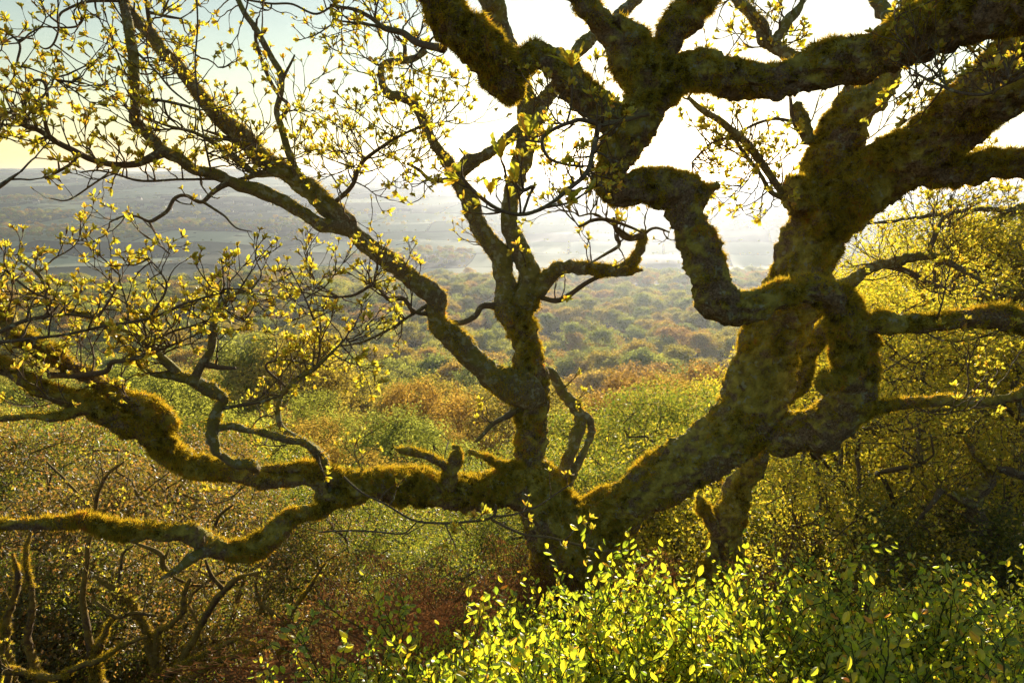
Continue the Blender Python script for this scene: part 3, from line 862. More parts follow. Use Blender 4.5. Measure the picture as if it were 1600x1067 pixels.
# leaf tufts: a bud with a rosette of half unfolded oak leaves
def oak_leaf(L, W, lobed, curl):
    """points along the blade, folded on the midrib; x across, z along"""
    if lobed:
        w = [.05, .26, .17, .40, .25, .50, .30, .40, .12]
        t = [0, .16, .26, .40, .50, .64, .76, .88, 1.0]
    else:
        w = [.06, .34, .48, .36, .0]; t = [0, .3, .58, .82, 1.0]
    V = []; T = []
    for k, (a, b) in enumerate(zip(t, w)):
        y = curl * a * a * L
        V += [(0, y - .0, a * L), (b * W, y + b * W * .35, (a + .05 * (lobed and k % 2)) * L), (-b * W, y + b * W * .35, (a + .05 * (lobed and k % 2)) * L)]
    for k in range(len(t) - 1):
        a, b = k * 3, k * 3 + 3
        T += [(a, a + 1, b + 1), (a, b + 1, b), (a, b, b + 2), (a, b + 2, a + 2)]
    return np.array(V), np.array(T)
def make_tuft(seed, n, L, lobed, open_):
    rs = np.random.default_rng(seed); V = []; T = []; Mi = []; c = 0
    def put_(v, t, m):
        nonlocal c
        V.append(v); T.append(t + c); Mi.append(np.full(len(t), m)); c += len(v)
    # bud: short spindle
    P = np.array([[0, 0, -.006], [0, 0, .004], [0, 0, .012]]); v, q, t, _ = tube(P, np.array([.002, .0036, .0018]), 5)
    put_(v, np.vstack([q[:, :3], q[:, [0, 2, 3]], t]), 1)
    for k in range(n):
        l = L * rs.uniform(.55, 1.15); v, t = oak_leaf(l, l * rs.uniform(.38, .55), lobed, rs.uniform(-.25, .6))
        a = k * 2.4 + rs.uniform(-.4, .4); e = open_ * rs.uniform(.35, 1.15)
        ce, se = math.cos(e), math.sin(e); v = v @ np.array([[1, 0, 0], [0, ce, -se], [0, se, ce]])
        ca, sa = math.cos(a), math.sin(a); v = v @ np.array([[ca, -sa, 0], [sa, ca, 0], [0, 0, 1]])
        put_(v + np.array([0, 0, .004 + .002 * k / n]), t, 0)
    V, T, Mi = np.vstack(V), np.vstack(T), np.concatenate(Mi)
    mb = MB(); mb.add(V, None, T); mb.tm[-1] = Mi
    return (V, T, Mi, mb.mesh('leaf_tuft', [M_LEAF, M_BUD], False))
TUFTS = [make_tuft(k, n, L, False, op) for k, (n, L, op) in enumerate([(6, .027, .6), (7, .032, .7), (5, .022, .45), (8, .034, .8), (6, .030, .5), (7, .026, .65), (4, .020, .35), (9, .036, .75)])]
BIG = [make_tuft(50 + k, n, L, True, op) for k, (n, L, op) in enumerate([(8, .095, .85), (6, .085, .6), (5, .075, .35), (7, .08, 1.0)])]

# ---- the old oak
base = at(905, 985, 4.35)
oak = Oak('oak_tree', 'old gnarled oak with mossy twisting limbs rising behind the bilberry bushes', 'tree', base, 11)
L = oak.limb
L('H1110,900,420@4.35 1090,800,345 1080,700,300 1062,560,320 1035,430,330 990,340,290@4.36 940,260,230 915,170,200', M_MOSS, 'trunk', .0, 1.0)
L('H990,380,240@4.37 930,260,225 895,150,185 870,60,150@4.42 E890,1000,145 890,900,142 890,800,150 880,700,132 870,600,120@4.45 845,500,122 835,420,140 850,340,120@4.47', M_MOSS, 'limb', 0, 1.0)
# right limb, the thick one
L('H1040,560,260@4.34 1100,420,260 1190,325,240@4.3 1320,240,222 1440,160,222 1570,80,215@4.22 F150,1040,240 250,950,272 330,850,285@4.16 370,740,285 405,620,280 450,510,285 500,400,275@4.1 550,280,270 580,170,265 640,40,285@4.02 C700,980,300 820,880,280 960,790,262@3.8 1100,710,262 1250,610,272@3.55 1380,490,282 1500,370,285@3.3 1650,240,285 1800,110,280@3.0', M_MOSS, 'limb', 0, 1.1)
L('C640,1000,220@4.0 690,830,240 730,690,232 755,600,212@3.97 830,490,182 910,400,155@3.9 970,310,135 1020,220,115@3.85 1080,60,95 1130,-60,85@3.8', M_MOSS, 'limb', .1, 1.0, .8)
# the looping limb
LOOP = L('F430,985,150@4.12 560,965,172 680,955,200@3.92 750,860,200 812,770,185@3.75 822,680,180 812,590,185 800,500,185@3.6 778,420,172 720,352,150 640,312,140@3.5 540,322,128 430,352,130@3.45 330,385,135 240,385,165 185,340,185@3.4 150,255,178 110,150,165@3.4 60,30,160 C30,987,158@3.38 B1570,905,175 1490,872,172@3.37 1400,868,160 1310,878,150 1262,835,150@3.34 1270,760,150 1312,680,170 1380,580,188@3.3 1440,465,190 1465,350,180@3.28', M_MOSS, 'limb', .15, 1.15)
L('B1455,480,150@3.3 1390,350,150 1290,215,122@3.22 1190,80,112 1090,-60,105@3.1', M_MOSS, 'limb', .2, .8, .8)
L('B1480,360,140@3.28 1410,235,132@3.22 1335,140,122 1285,85,108@3.15', M_MOSS, 'limb', .1, .9, tip=True)
L('B1470,340,150@3.28 1510,230,125@3.25 1560,135,140 C60,60,150@3.2 150,-50,140@3.15', M_MOSS, 'limb', .2, .8)
L('B1460,420,190@3.29 C0,345,185@3.27 120,332,182 250,360,172 400,375,165@3.2 550,352,172 680,312,176 800,275,190@3.05 950,230,205 1100,165,230@2.85 1250,105,250 1400,55,255@2.62 1600,10,255@2.5 1750,-30,255@2.4', M_MOSS, 'limb', .1, 1.2)
L('B1400,560,150@3.31 1310,565,135@3.3 1230,528,142 1150,470,150 1070,385,150@3.24 1005,295,132 930,252,126 870,270,128@3.2 835,335,115 815,400,110@3.15 770,405,130 735,330,160@3.08 690,255,180 620,190,188@3.0 550,140,188 490,60,185 430,-50,190@2.85', M_MOSS, 'limb', .1, 1.1)
L('F840,700,100@3.7 770,718,92@3.62 700,722,88 660,745,82@3.56 675,785,62', M_MOSS, 'limb', .2, 1.0, tip=True)
L('F790,540,80@3.58 850,472,90@3.52 930,452,98 1050,462,98@3.45 1200,452,92 1350,445,92@3.35 1480,425,105 1560,450,112@3.28 1680,490,112@3.2', M_MOSS, 'limb', .2, 1.0, 1.5, .3)
L('F850,870,60@3.8 900,850,55@3.78 1000,835,50 1150,820,50@3.7 1300,820,50 1450,818,50 1540,808,55 1640,765,60@3.5', M_MOSS, 'branch', .2, .8, 2.0, .3)
L('C1100,770,140@3.72 1180,785,140@3.68 1280,792,140 1400,772,142@3.6 1500,762,142 1600,762,142 1700,775,142@3.45', M_MOSS, 'limb', .1, 1.0)
L('C60,930,110@3.4 120,895,80@3.36 190,862,55@3.33', M_MOSS, 'limb', .2, .9, tip=True)
L('C20,960,90@3.4 15,860,70@3.37 40,800,45@3.35', M_MOSS, 'limb', .1, .9, tip=True)
# burl with a rotted hollow
L('C660,960,170@3.95 590,925,165@3.86 545,900,150@3.8 525,890,120@3.77', M_MOSS, 'burl', .1, .9)
L('C530,890,66@3.775 522,886,50@3.755', M_TWIG, 'hollow', .0, .0)
L('C545,905,40@3.84 480,890,32@3.82 400,780,36 330,690,38@3.72 250,610,36 150,540,30 100,500,26@3.6 40,450,18', M_LICH, 'branch', .3, 0, 4, .22)
L('C520,930,30@3.84 430,890,22@3.8 380,810,20 300,710,20@3.72 250,640,16', M_LICH, 'branch', .3, 0, 3, .2)
L('C610,660,70@3.98 600,610,62 588,555,58@3.95 550,475,46@3.9', M_LICH, 'branch', .2, .3, 3, .3)
L('C610,650,30@3.98 560,600,25@3.95 525,530,20 512,450,14@3.9', M_TWIG, 'branch', .2, 0, 5, .25)
L('C560,300,66@3.4 470,232,56@3.45 412,190,58 370,110,58@3.5 310,35,54 240,-40,50@3.55', M_LICH, 'branch', .2, .2, 3, .3)
L('C440,210,46@3.47 490,120,46@3.5 555,35,40 610,-40,36@3.55', M_LICH, 'branch', .2, 0, 5, .25)
L('C1000,130,75@3.0 950,50,66@3.05 900,-40,58@3.1', M_LICH, 'branch', .2, .2, 4, .25)
L('C840,700,22@3.9 950,650,18 1080,590,16@3.8 1220,510,12', M_TWIG, 'branch', .3, 0, 6, .2)
L('C1090,335,10@2.6 1200,390,14 1300,430,15@2.55 1420,440,14 1520,392,13 1620,345,14@2.45', M_TWIG, 'branch', 0, 0, 4, .12)
L('C560,570,14@3.9 450,552,15 350,580,14 250,630,13@3.75 150,665,12 60,755,9@3.7', M_TWIG, 'branch', .2, 0, 7, .22)
# middle stem forks
L('E850,380,140@4.45 880,300,115 882,230,102 852,150,92 802,50,82@4.4 B785,1040,76 790,930,76 830,800,90@4.35 862,680,92 880,560,108@4.3 872,480,95 850,400,75 840,300,55@4.25', M_LICH, 'limb', .1, .2, .6, .3, .5)
L('B890,590,70@4.3 945,480,68@4.27 1010,385,64 1120,212,60@4.2 1195,150,56 1290,70,50@4.15 1400,-30,45', M_LICH, 'limb', .2, .1, 1.5)
L('B690,-60,110@3.9 705,30,104@3.95 745,100,84 775,170,62@4.05 800,260,50', M_LICH, 'limb', 0, .3, .8)
L('E835,440,130@4.46 780,385,125 770,270,98@4.44 752,170,95 702,90,86 B650,1040,86@4.38 600,930,85 552,850,76@4.34 510,760,58 442,660,50@4.25 390,560,48 342,482,50 300,455,50@4.15 240,438,40 200,380,32@4.1 190,320,30 232,290,32 330,275,34@4.0 400,238,28', M_LICH, 'limb', .1, .2, 1.4, .3, .5)
L('B480,225,40@3.1 430,215,36@3.2 350,190,32 290,150,30@3.4 200,130,26 140,80,20 60,45,16@3.5 -40,22,12', M_TWIG, 'branch', .2, 0, 7, .3)
L('B230,135,18@3.45 100,110,12 -20,100,8@3.4', M_TWIG, 'branch', 0, 0, 8, .22)
L('B300,285,20@4.05 300,210,18 258,168,12@4.0', M_TWIG, 'branch', .2, 0, 8, .2)
L('B545,810,70@4.33 590,770,62 660,730,55 740,670,52@4.32 840,595,60@4.32', M_LICH, 'limb', .2, .1, 1)
L('B530,825,28@4.3 510,830,22 430,835,20@4.25 370,790,16 310,755,13@4.2', M_TWIG, 'branch', .2, 0, 1, .12)
L('B330,768,12@4.21 360,738,9@4.2', M_TWIG, 'branch', .2, 0, 0)
L('B-40,960,26@3.92 0,920,24 60,860,22@3.9 110,750,20 230,660,16@3.8 350,600,12 440,575,9@3.7 530,560,6', M_TWIG, 'branch', .3, 0, 7, .3)
# right hand branch of the middle stem with its hooked end
HK = L('E880,370,110@4.43 930,300,80 972,235,62@4.38 1042,202,54 1150,210,55@4.25 1260,215,60 1340,190,60@4.15 1388,130,54 1406,60,44 1400,30,30@4.1', M_LICH, 'limb', .2, .6)
L('E1270,218,44@4.2 1340,216,42 1372,214,38@4.17 1408,216,28', M_LICH, 'branch', .2, .3, tip=True)
L('E920,335,22@4.42 1000,356,24@4.36 1060,330,24 1120,287,22@4.3 1180,252,20 1250,228,18@4.22', M_TWIG, 'branch', .2, 0, 1.5, .2)
L('E1402,55,30@4.1 1340,68,28@4.06 1282,30,24 1268,-25,16@4.0', M_TWIG, 'branch', .2, 0, 7, .2)
L('E1282,50,18@4.03 1292,100,18 1230,140,14@3.98 1140,190,8', M_TWIG, 'branch', .2, 0, 6, .18)
L('E1405,50,16@4.1 1460,20,13@4.1 1530,40,9', M_TWIG, 'branch', .2, 0, 7, .2)
L('E1350,60,14@4.05 1250,-5,12@4.0 1180,-45,11 1110,-35,7', M_TWIG, 'branch', .2, 0, 7, .16)
L('E750,385,36@4.42 700,380,30 660,385,28@4.36 630,430,26 570,460,26@4.3 510,450,18', M_TWIG, 'branch', .3, 0, 1, .15)
# the long diagonal limb to the upper left
DG = L('E900,740,150@4.4 860,765,152 780,742,135@4.36 690,690,122 600,600,118@4.28 520,520,104 452,440,96@4.2 446,352,98 382,290,92@4.12 300,225,88 200,150,86 80,50,82@4.0 A1590,1020,96 1500,940,92@3.92 1350,815,86 1220,740,82@3.84 1130,640,80 1010,530,74@3.75 900,410,66 830,320,60@3.66 750,230,56 670,140,54 600,50,50@3.55 540,-60,46', M_LICH, 'limb', .35, .22, 1.2, .3, .5, t0=.4)
L('A1640,1060,80@3.98 1560,1050,76@3.94 1490,1045,70 1400,985,66@3.86 1290,915,62 1180,875,58@3.76 1080,850,56 1000,810,55@3.66 900,780,52 830,740,52 750,700,52@3.55 690,630,48 625,560,50@3.5 625,470,50 620,380,46@3.45 615,250,46 590,120,44@3.4 565,-40,38', M_LICH, 'limb', .2, .10, 2.2, .28, .5, t0=.3)
L('A760,702,46@3.55 680,740,36@3.5 600,760,30 520,765,28@3.4 430,740,28 350,700,28@3.3 260,655,26 180,605,24@3.2 90,570,24 0,535,22@3.1 -60,515,20', M_TWIG, 'branch', .2, 0, 8, .26)
L('A1400,840,46@3.86 1375,800,38 1350,740,36@3.84 1320,630,34 1290,550,31@3.8 1280,500,28 1300,420,28 1300,350,30@3.75 1270,280,28 1220,190,29 1160,90,27@3.7 1080,-30,24', M_LICH, 'branch', .3, 0, 1.6, .25)
L('A1290,560,22@3.8 1338,495,18@3.77 1290,440,18 1240,360,17@3.72 1210,270,17 1185,180,16@3.7 1190,90,10', M_TWIG, 'branch', .2, 0, 1.5, .16)
L('A1308,375,16@3.75 1335,310,13 1362,252,8', M_TWIG, 'branch', .2, 0, 0)
L('A1340,805,46@3.85 1260,800,40 1180,800,34@3.8 1120,760,30 1040,700,28@3.72 980,660,22 900,615,16@3.65 800,590,14 700,560,10 640,530,7@3.55', M_LICH, 'branch', .3, 0, 7, .28)
L('A1220,760,30@3.84 1130,690,22@3.8 1060,650,20 1000,620,14@3.75 940,600,9', M_TWIG, 'branch', .3, 0, 7, .25)
L('A1210,800,26@3.8 1120,830,20 1040,848,14@3.7', M_TWIG, 'branch', .2, 0, 3, .2)
L('A1050,850,30@3.68 980,900,22 930,935,20@3.62 860,905,17 810,920,18 780,975,18@3.55 730,1010,18 690,1025,16@3.5 640,1005,12 580,1000,10 510,1030,7@3.4', M_TWIG, 'branch', .3, 0, 2.5, .16)
L('A935,932,14@3.62 990,965,12 1040,1000,10@3.58 1075,1040,9 1110,1062,7 1165,1072,5@3.52', M_TWIG, 'branch', .2, 0, 3, .10)
L('A690,1025,13@3.5 D700,10,11 722,50,11@3.46 742,100,9 785,140,6@3.42', M_TWIG, 'branch', .2, 0, 5, .12)
L('A1010,830,18@3.67 900,830,12 760,835,12@3.5 640,835,12 540,810,10 450,790,9@3.3 370,800,6', M_TWIG, 'branch', .2, 0, 8, .2)
L('A500,805,12@3.36 480,820,10 420,860,9@3.3 350,910,8 300,930,7 225,918,5@3.2', M_TWIG, 'branch', .2, 0, 4, .12)
L('A370,705,20@3.3 330,760,16 260,800,13@3.24 205,828,8', M_TWIG, 'branch', .2, 0, 3, .14)
L('A910,-20,8@3.3 915,120,8 905,300,8 925,500,9@3.28 945,640,9 978,795,11@3.4', M_TWIG, 'branch', 0, 0, 3, .15)
L('A640,450,18@3.46 670,460,15 760,470,14@3.4 850,490,15 920,512,11', M_TWIG, 'branch', .2, 0, 9, .24)
L('A630,240,14@3.43 720,330,10 800,420,10@3.36 880,485,7', M_TWIG, 'branch', .2, 0, 9, .22)
L('A590,5,20@3.4 500,5,16 400,10,14@3.3 310,45,12 272,80,11 265,150,10@3.2 240,212,9 200,226,8 155,185,5', M_TWIG, 'branch', .2, 0, 4, .14)
L('A392,10,12@3.3 396,60,10 360,120,10@3.24 270,130,9 190,125,6', M_TWIG, 'branch', .2, 0, 6, .14)
L('A695,160,24@3.6 685,40,20@3.55 665,-40,18', M_TWIG, 'branch', .2, 0, 6, .22)
L('A690,60,16@3.56 780,80,14@3.5 840,88,9', M_TWIG, 'branch', .2, 0, 6, .2)
L('A225,625,22@3.24 205,545,15@3.2 222,480,14 210,390,15 165,375,13@3.14 130,420,13 112,520,14 122,585,9@3.1', M_TWIG, 'branch', .2, 0, 7, .2)
L('A1140,0,10@3.4 1250,20,10 1350,20,10@3.4 1460,65,11 1540,30,10 B0,40,12@3.45', M_TWIG, 'branch', 0, 0, 4, .2)
L('A-40,720,16@3.0 0,560,15@3.05 60,520,14 120,560,14@3.1', M_TWIG, 'branch', 0, 0, 9, .24)
L('A-60,110,12@2.9 30,150,12 90,210,11@2.95 80,300,10 140,320,8 250,360,6@3.0', M_TWIG, 'branch', 0, 0, 10, .18)
L('A-60,900,24@2.8 20,850,20@2.85 95,795,8', M_TWIG, 'branch', 0, 0, 3, .12)
L('E430,420,20@4.18 340,400,20@4.1 300,350,23 230,350,22 190,300,20@4.0 160,285,16 80,325,14@3.9 0,342,9', M_TWIG, 'branch', .3, 0, 6, .22)
L('E420,370,20@4.16 320,430,14@4.1 260,470,13 190,510,12@4.0 100,550,10 -10,572,6', M_TWIG, 'branch', .3, 0, 8, .22)
# the low limb to the left
L('H900,210,190@4.37 830,180,195 760,172,180@4.3 670,200,162 560,196,148@4.22 430,186,142 300,180,142@4.12 180,170,136 80,168,130@4.0 0,152,110 G1480,108,80@3.92 1380,92,50 1250,98,46@3.82 1130,110,46', M_MOSS, 'limb', .2, 1.1, .6)
LW = L('H120,200,90@4.02 50,205,90 G1560,215,88@3.95 1480,218,80 1442,168,66@3.9 1392,142,58 1300,146,62@3.84 1200,142,84 1100,122,92@3.76 980,102,96 870,76,98@3.68 800,42,98 740,0,102@3.6 D762,950,126 690,882,112@3.54 600,822,92 500,762,86@3.46 400,702,82 300,650,80@3.38 200,590,80 120,540,76@3.3 62,490,70 30,420,60@3.24 -5,365,55 -50,300,50@3.2', M_MOSS, 'limb', .2, .9, 1.0, .3, t0=.6)
L('D800,1010,100@3.6 740,1000,118 640,950,112@3.5 540,900,106 430,850,106@3.4 330,810,96 230,785,86@3.3 150,745,76 80,700,70 0,650,66@3.18 -70,620,62', M_MOSS, 'limb', .1, 1.2, .8)
L('D370,850,70@3.37 330,872,58@3.34 250,895,42 130,887,36@3.25 0,900,30 -60,905,28@3.2', M_MOSS, 'branch', .2, .6, 1)
LL = L('H60,215,70@4.0 G1540,232,62@3.94 1450,290,66 1380,302,72@3.86 1300,332,86 1250,390,100@3.78 1180,440,110 1080,465,97@3.68 980,460,92 910,420,92@3.58 840,382,86 740,385,82@3.5 620,382,76 520,362,72@3.4 400,336,66 250,336,58@3.28 100,345,56 0,356,56@3.18 -70,362,56', M_MOSS, 'limb', .1, 1.3, .4)
L('G960,462,60@3.6 930,472,52 860,500,46@3.52 790,555,30 725,592,12@3.45', M_LICH, 'branch', .2, .2, 1)
L('G1150,90,50@3.72 1130,70,46@3.62 1040,55,40@3.58 980,0,42 D1010,1060,50 982,980,56@3.52 986,900,50 1010,842,48@3.48 1035,805,46 980,760,66@3.44 900,722,54 820,710,40@3.36 740,700,30 660,660,26@3.28 600,580,25 540,510,23@3.2 440,440,25 340,400,24@3.1 260,330,20 180,230,17@3.0 85,155,10', M_LICH, 'limb', .1, .35, 2.5, .26, t0=.5)
L('D890,735,46@3.38 940,650,40@3.35 970,590,38 986,500,36@3.3 1002,400,30 1040,350,24 1090,320,20@3.24 1150,310,14 1198,256,7', M_LICH, 'branch', .2, .1, 2, .2)
L('D960,650,30@3.35 1020,660,25 1092,665,16@3.3', M_TWIG, 'branch', .2, 0, 4, .2)
L('D850,715,44@3.38 760,640,44@3.32 700,570,38 620,510,22@3.25 520,470,14', M_LICH, 'branch', .2, .1, 7, .24)
L('D-40,520,22@2.9 90,460,21 200,430,18@2.95 320,415,14 430,430,10', M_TWIG, 'branch', 0, 0, 9, .2)
L('D-40,552,18@2.85 150,530,15 300,510,14@2.95 500,470,14 640,450,15@3.05 740,420,14 850,370,13@3.1 950,340,11 1025,322,7', M_TWIG, 'branch', 0, 0, 7, .24)
L('D650,620,16@3.27 720,540,14@3.2 800,500,12 900,470,10@3.15 1000,430,7', M_TWIG, 'branch', .2, 0, 7, .22)
L('D230,700,30@3.36 470,690,26@3.3 520,640,24 600,630,22@3.2 700,600,18 850,540,10', M_TWIG, 'branch', .2, 0, 6, .2)
L('D200,440,14@3.0 240,360,14@2.95 150,310,12 20,210,10@2.9', M_TWIG, 'branch', .2, 0, 9, .18)
L('D450,440,14@3.1 540,300,10@3.1 560,240,7', M_TWIG, 'branch', .2, 0, 9, .16)
L('D700,420,14@3.06 770,300,10@3.05 740,220,8 690,160,5', M_TWIG, 'branch', .2, 0, 8, .14)
L('D1010,945,30@3.52 1080,940,36@3.54 1160,960,36 1260,980,35@3.62 1360,1000,42 1440,1030,44@3.7 G1480,90,46@3.86', M_LICH, 'branch', .1, .3, 2.0, .22)
L('D1500,1085,46@3.86 1480,1060,40@3.82 1400,1000,36 1320,950,30@3.74 1290,900,26 1296,800,24@3.68 1340,750,22 1400,710,22@3.62 1470,660,20 1540,600,14@3.55 1595,535,9', M_LICH, 'branch', .2, .1, 5, .26)
L('D1020,855,16@3.48 1110,840,18@3.5 1200,825,15 1300,792,10@3.52', M_TWIG, 'branch', .2, 0, 5, .2)
L('D1470,660,14@3.6 1480,560,11@3.58 1450,430,9 1340,200,6@3.5', M_TWIG, 'branch', .2, 0, 10, .18)
L('D1330,760,14@3.67 1230,660,12@3.6 1330,630,11 1480,660,9@3.6', M_TWIG, 'branch', .2, 0, 7, .2)
# short stubs and dead wood by the fork
L('H850,110,70@4.37 800,95,56@4.3 740,80,46 690,52,40@4.24 640,32,30 588,16,22@4.18', M_MOSS, 'branch', .2, 1.0, 2, .2)
L('H500,170,80@4.15 502,120,68@4.08 522,60,60 532,0,46@4.03 E522,1030,36', M_MOSS, 'branch', .2, 1.2, 1, .15, tip=True)
L('H500,95,40@4.08 420,52,34@4.0 330,16,36 250,4,26@3.95', M_MOSS, 'branch', .2, .8, tip=True)
L('E860,850,44@4.42 820,865,36 770,900,28@4.36 700,940,24 628,1004,18@4.25', M_TWIG, 'branch', .3, 0, 3, .18)
L('E905,700,60@4.5 940,690,52@4.55 990,700,56 1030,770,52@4.6 1080,840,60 1112,900,60@4.6 1100,980,54 H1020,110,54@4.52 985,190,60 960,260,60@4.45', M_LICH, 'branch', .1, .6, 1.5, .2)
L('E1105,880,50@4.6 1160,912,44 1166,980,36@4.58 H1082,80,36 1050,170,36@4.5', M_LICH, 'branch', .1, .1, tip=True)
L('H1230,690,40@4.5 1270,640,44 1330,590,36@4.5 1385,545,26', M_LICH, 'branch', .1, 0, 3, .2)
# near twigs with unfolding leaves
BT = L('B1430,530,24@3.15 1300,562,22@3.0 1220,578,22@2.9 1200,600,27@2.75 1180,700,26@2.6 1150,790,24 1080,860,22@2.4 960,950,20 850,990,18@2.3 740,970,18 660,920,18 600,860,18@2.25 560,800,14', M_TWIG, 'branch', 0, 0, 6, .12)
L('B1220,578,24@2.9 1120,556,22@2.85 1050,578,18 960,620,18@2.8 940,670,18 980,740,15 1100,770,13@2.75 1180,768,9', M_TWIG, 'branch', 0, 0, 6, .14)
L('B1050,580,12@2.83 1070,500,11 1076,400,11@2.78 1075,310,9', M_TWIG, 'branch', 0, 0, 0)
L('B850,990,14@2.3 880,900,13 900,860,16@2.26 850,880,18 820,850,12', M_TWIG, 'branch', 0, 0, 3, .08)
L('B790,985,12@2.3 770,800,14 750,740,10@2.25', M_TWIG, 'branch', 0, 0, 2, .08)
L('B930,965,12@2.35 1060,940,11 1130,900,10@2.3 1165,880,8', M_TWIG, 'branch', 0, 0, 4, .1)
L('B1110,1050,12@3.6 1180,1020,18 1260,1020,17@3.6 1340,1050,14 1400,1080,10', M_TWIG, 'branch', 0, 0, 7, .14)
L('H20,130,10@3.1 100,200,10 200,250,10@3.05 330,322,11 450,340,12@3.0 590,332,12 690,312,13 712,275,14@3.0 710,255,9', M_TWIG, 'branch', 0, 0, 3.5, .12)
L('H690,320,13@3.0 760,360,13 850,395,12@3.02 960,405,12 1060,430,12@3.05 1170,462,11 1265,466,9@3.1', M_TWIG, 'branch', 0, 0, 3, .13)
L('H700,310,11@3.0 800,300,10 900,262,9@2.98 980,210,8 1060,160,6', M_TWIG, 'branch', 0, 0, 5, .1)
L('H-90,380,8@3.1 60,375,9 180,380,9@3.05 290,385,8 350,335,7', M_TWIG, 'branch', 0, 0, 3, .12)
for (sx, sy, sd, k, ux, uy, sc) in [(1078, 320, 2.78, 0, 0, 1, 1.0), (880, 640, 2.5, 1, -.2, 1, .95), (750, 740, 2.25, 2, -.15, 1, 1.0), (560, 800, 2.25, 3, -.6, .7, .85),
                                    (820, 850, 2.26, 2, -.2, .9, .8), (700, 900, 2.27, 1, .1, .8, .62), (1150, 890, 2.3, 2, .5, .6, .6), (790, 915, 2.3, 1, .2, .9, .4), (960, 640, 2.8, 1, 0, 1, .6), (1060, 400, 2.78, 2, .3, .5, .5), (640, 850, 2.26, 3, -.1, 1, .55), (560, 830, 2.25, 1, -.6, .1, .6)]:
    v = BIG[k]; p = at(530 + sx * .3375, sy * .3375, sd)
    z = unit(np.array([ux, -.15, uy])); x = unit(np.cross(z, oak.rs.normal(size=3))); y = np.cross(z, x)
    from mathutils import Matrix
    M = np.eye(4); M[:3, :3] = np.stack([x, y, z], 1) * sc; M[:3, 3] = p - base
    o = bpy.data.objects.new('leaf_tuft', v[3]); COL.objects.link(o); o.parent = oak.root; o.matrix_local = Matrix(M.tolist())
# extra crooked sprays around the open top of the crown
def sprays(tree, n, x0, x1, y0, y1, d0, d1, Ls, updown=1):
    for k in range(n):
        p = at(tree.rs.uniform(x0, x1), tree.rs.uniform(y0, y1), tree.rs.uniform(d0, d1))
        # start from the nearest wood
        best = None
        for C in tree.cl:
            dd = np.linalg.norm(C[:, :3] - p, axis=1); q = int(np.argmin(dd))
            if C[q, 3] < .03 and (best is None or dd[q] < best[0]): best = (dd[q], C[q])
        if best is None or best[0] > .8: continue
        a = best[1][:3]; d = p - a; Ln = np.linalg.norm(d)
        tree.spray(a, unit(d), max(.1, min(.5, Ln * 1.25)), .0045)
sprays(oak, 36, 0, 170, 0, 230, 2.9, 3.3, .2)
sprays(oak, 38, 170, 500, 20, 260, 3.3, 3.8, .25)
sprays(oak, 50, 490, 700, 10, 330, 3.4, 4.2, .25)
sprays(oak, 20, 820, 960, 180, 330, 2.7, 4.1, .2)
sprays(oak, 22, 1070, 1260, 10, 90, 3.3, 3.6, .2)
sprays(oak, 46, 1080, 1240, 180, 340, 3.6, 3.9, .2)
sprays(oak, 16, 1400, 1600, 90, 200, 2.6, 3.6, .2)
sprays(oak, 60, 0, 420, 390, 540, 2.9, 3.4, .2)
sprays(oak, 36, 420, 620, 400, 600, 3.4, 4.1, .2)
oak.finish()

# ---- second oak standing behind the thick limb
b2 = at(1138, 985, 5.6)
t2 = Oak('oak_tree', 'mossy twisted oak trunk half hidden behind the thick leaning limb', 'tree', b2, 12)
t2.limb('I215,860,190@5.6 220,760,160 228,640,165 232,520,158 222,420,120 224,320,138 262,220,122@5.6 312,120,100 F360,1060,100@5.5 450,850,110 535,730,118@5.3 562,640,118 615,552,102@5.2 690,475,92@5.1 735,390,75 750,300,62@5.05', M_MOSS, 'trunk', .1, .8)
t2.limb('I190,420,50@5.55 142,330,52@5.5 112,262,66 88,215,60', M_MOSS, 'limb', .2, 1.0, tip=True)
t2.limb('I190,600,120@5.52 155,550,110@5.48 150,480,90 160,430,60', M_MOSS, 'limb', .1, 1.2, tip=True)
t2.limb('F740,300,64@5.05 800,262,56 870,212,52@5.0 950,190,46 1020,172,50@4.95 1100,152,42 1190,150,38@4.9 1300,200,24 1420,280,16@4.8', M_LICH, 'limb', .2, .2, 3, .4)
t2.limb('F960,190,30@5.0 1060,222,26@4.95 1150,270,22 1230,292,12@4.9', M_TWIG, 'branch', .2, 0, 4, .4)
t2.limb('F1150,150,26@4.92 1185,60,22@4.95 1230,-40,16@5.0', M_TWIG, 'branch', .2, 0, 6, .4)
sprays(t2, 20, 1100, 1500, 330, 480, 4.7, 5.2, .3)
t2.finish(90, 80)

# ---- mossy crooked oak at the right edge
b3 = at(1590, 985, 6.2)
t3 = Oak('oak_tree', 'crooked mossy oak with bent stem among the yellow saplings', 'tree', b3, 13)
t3.limb('I1560,830,170@6.2 1500,720,130 1450,600,118 1412,480,92 1372,370,92@6.1 1322,262,82 1252,212,66@6.0 1188,188,40', M_MOSS, 'trunk', .1, .7, tip=True)
t3.limb('I1320,250,60@6.05 1382,172,60@6.0 1422,120,55 1372,50,36@5.95 1330,0,26 1300,-60,18', M_MOSS, 'limb', .2, .7, 2, .4)
t3.limb('I1440,560,50@6.15 1530,512,46@6.1 1600,530,46 1700,560,46@6.0', M_MOSS, 'limb', .2, .7)
t3.limb('I1410,90,34@6.0 1500,105,34@5.95 1580,125,32 1700,150,30@5.9', M_TWIG, 'branch', .2, 0, 4, .4)
t3.limb('I1190,190,26@6.0 1150,260,20@5.95 1080,330,12', M_TWIG, 'branch', .2, 0, 4, .3)
sprays(t3, 14, 1420, 1600, 650, 860, 5.6, 6.2, .3)
t3.finish(60, 60)

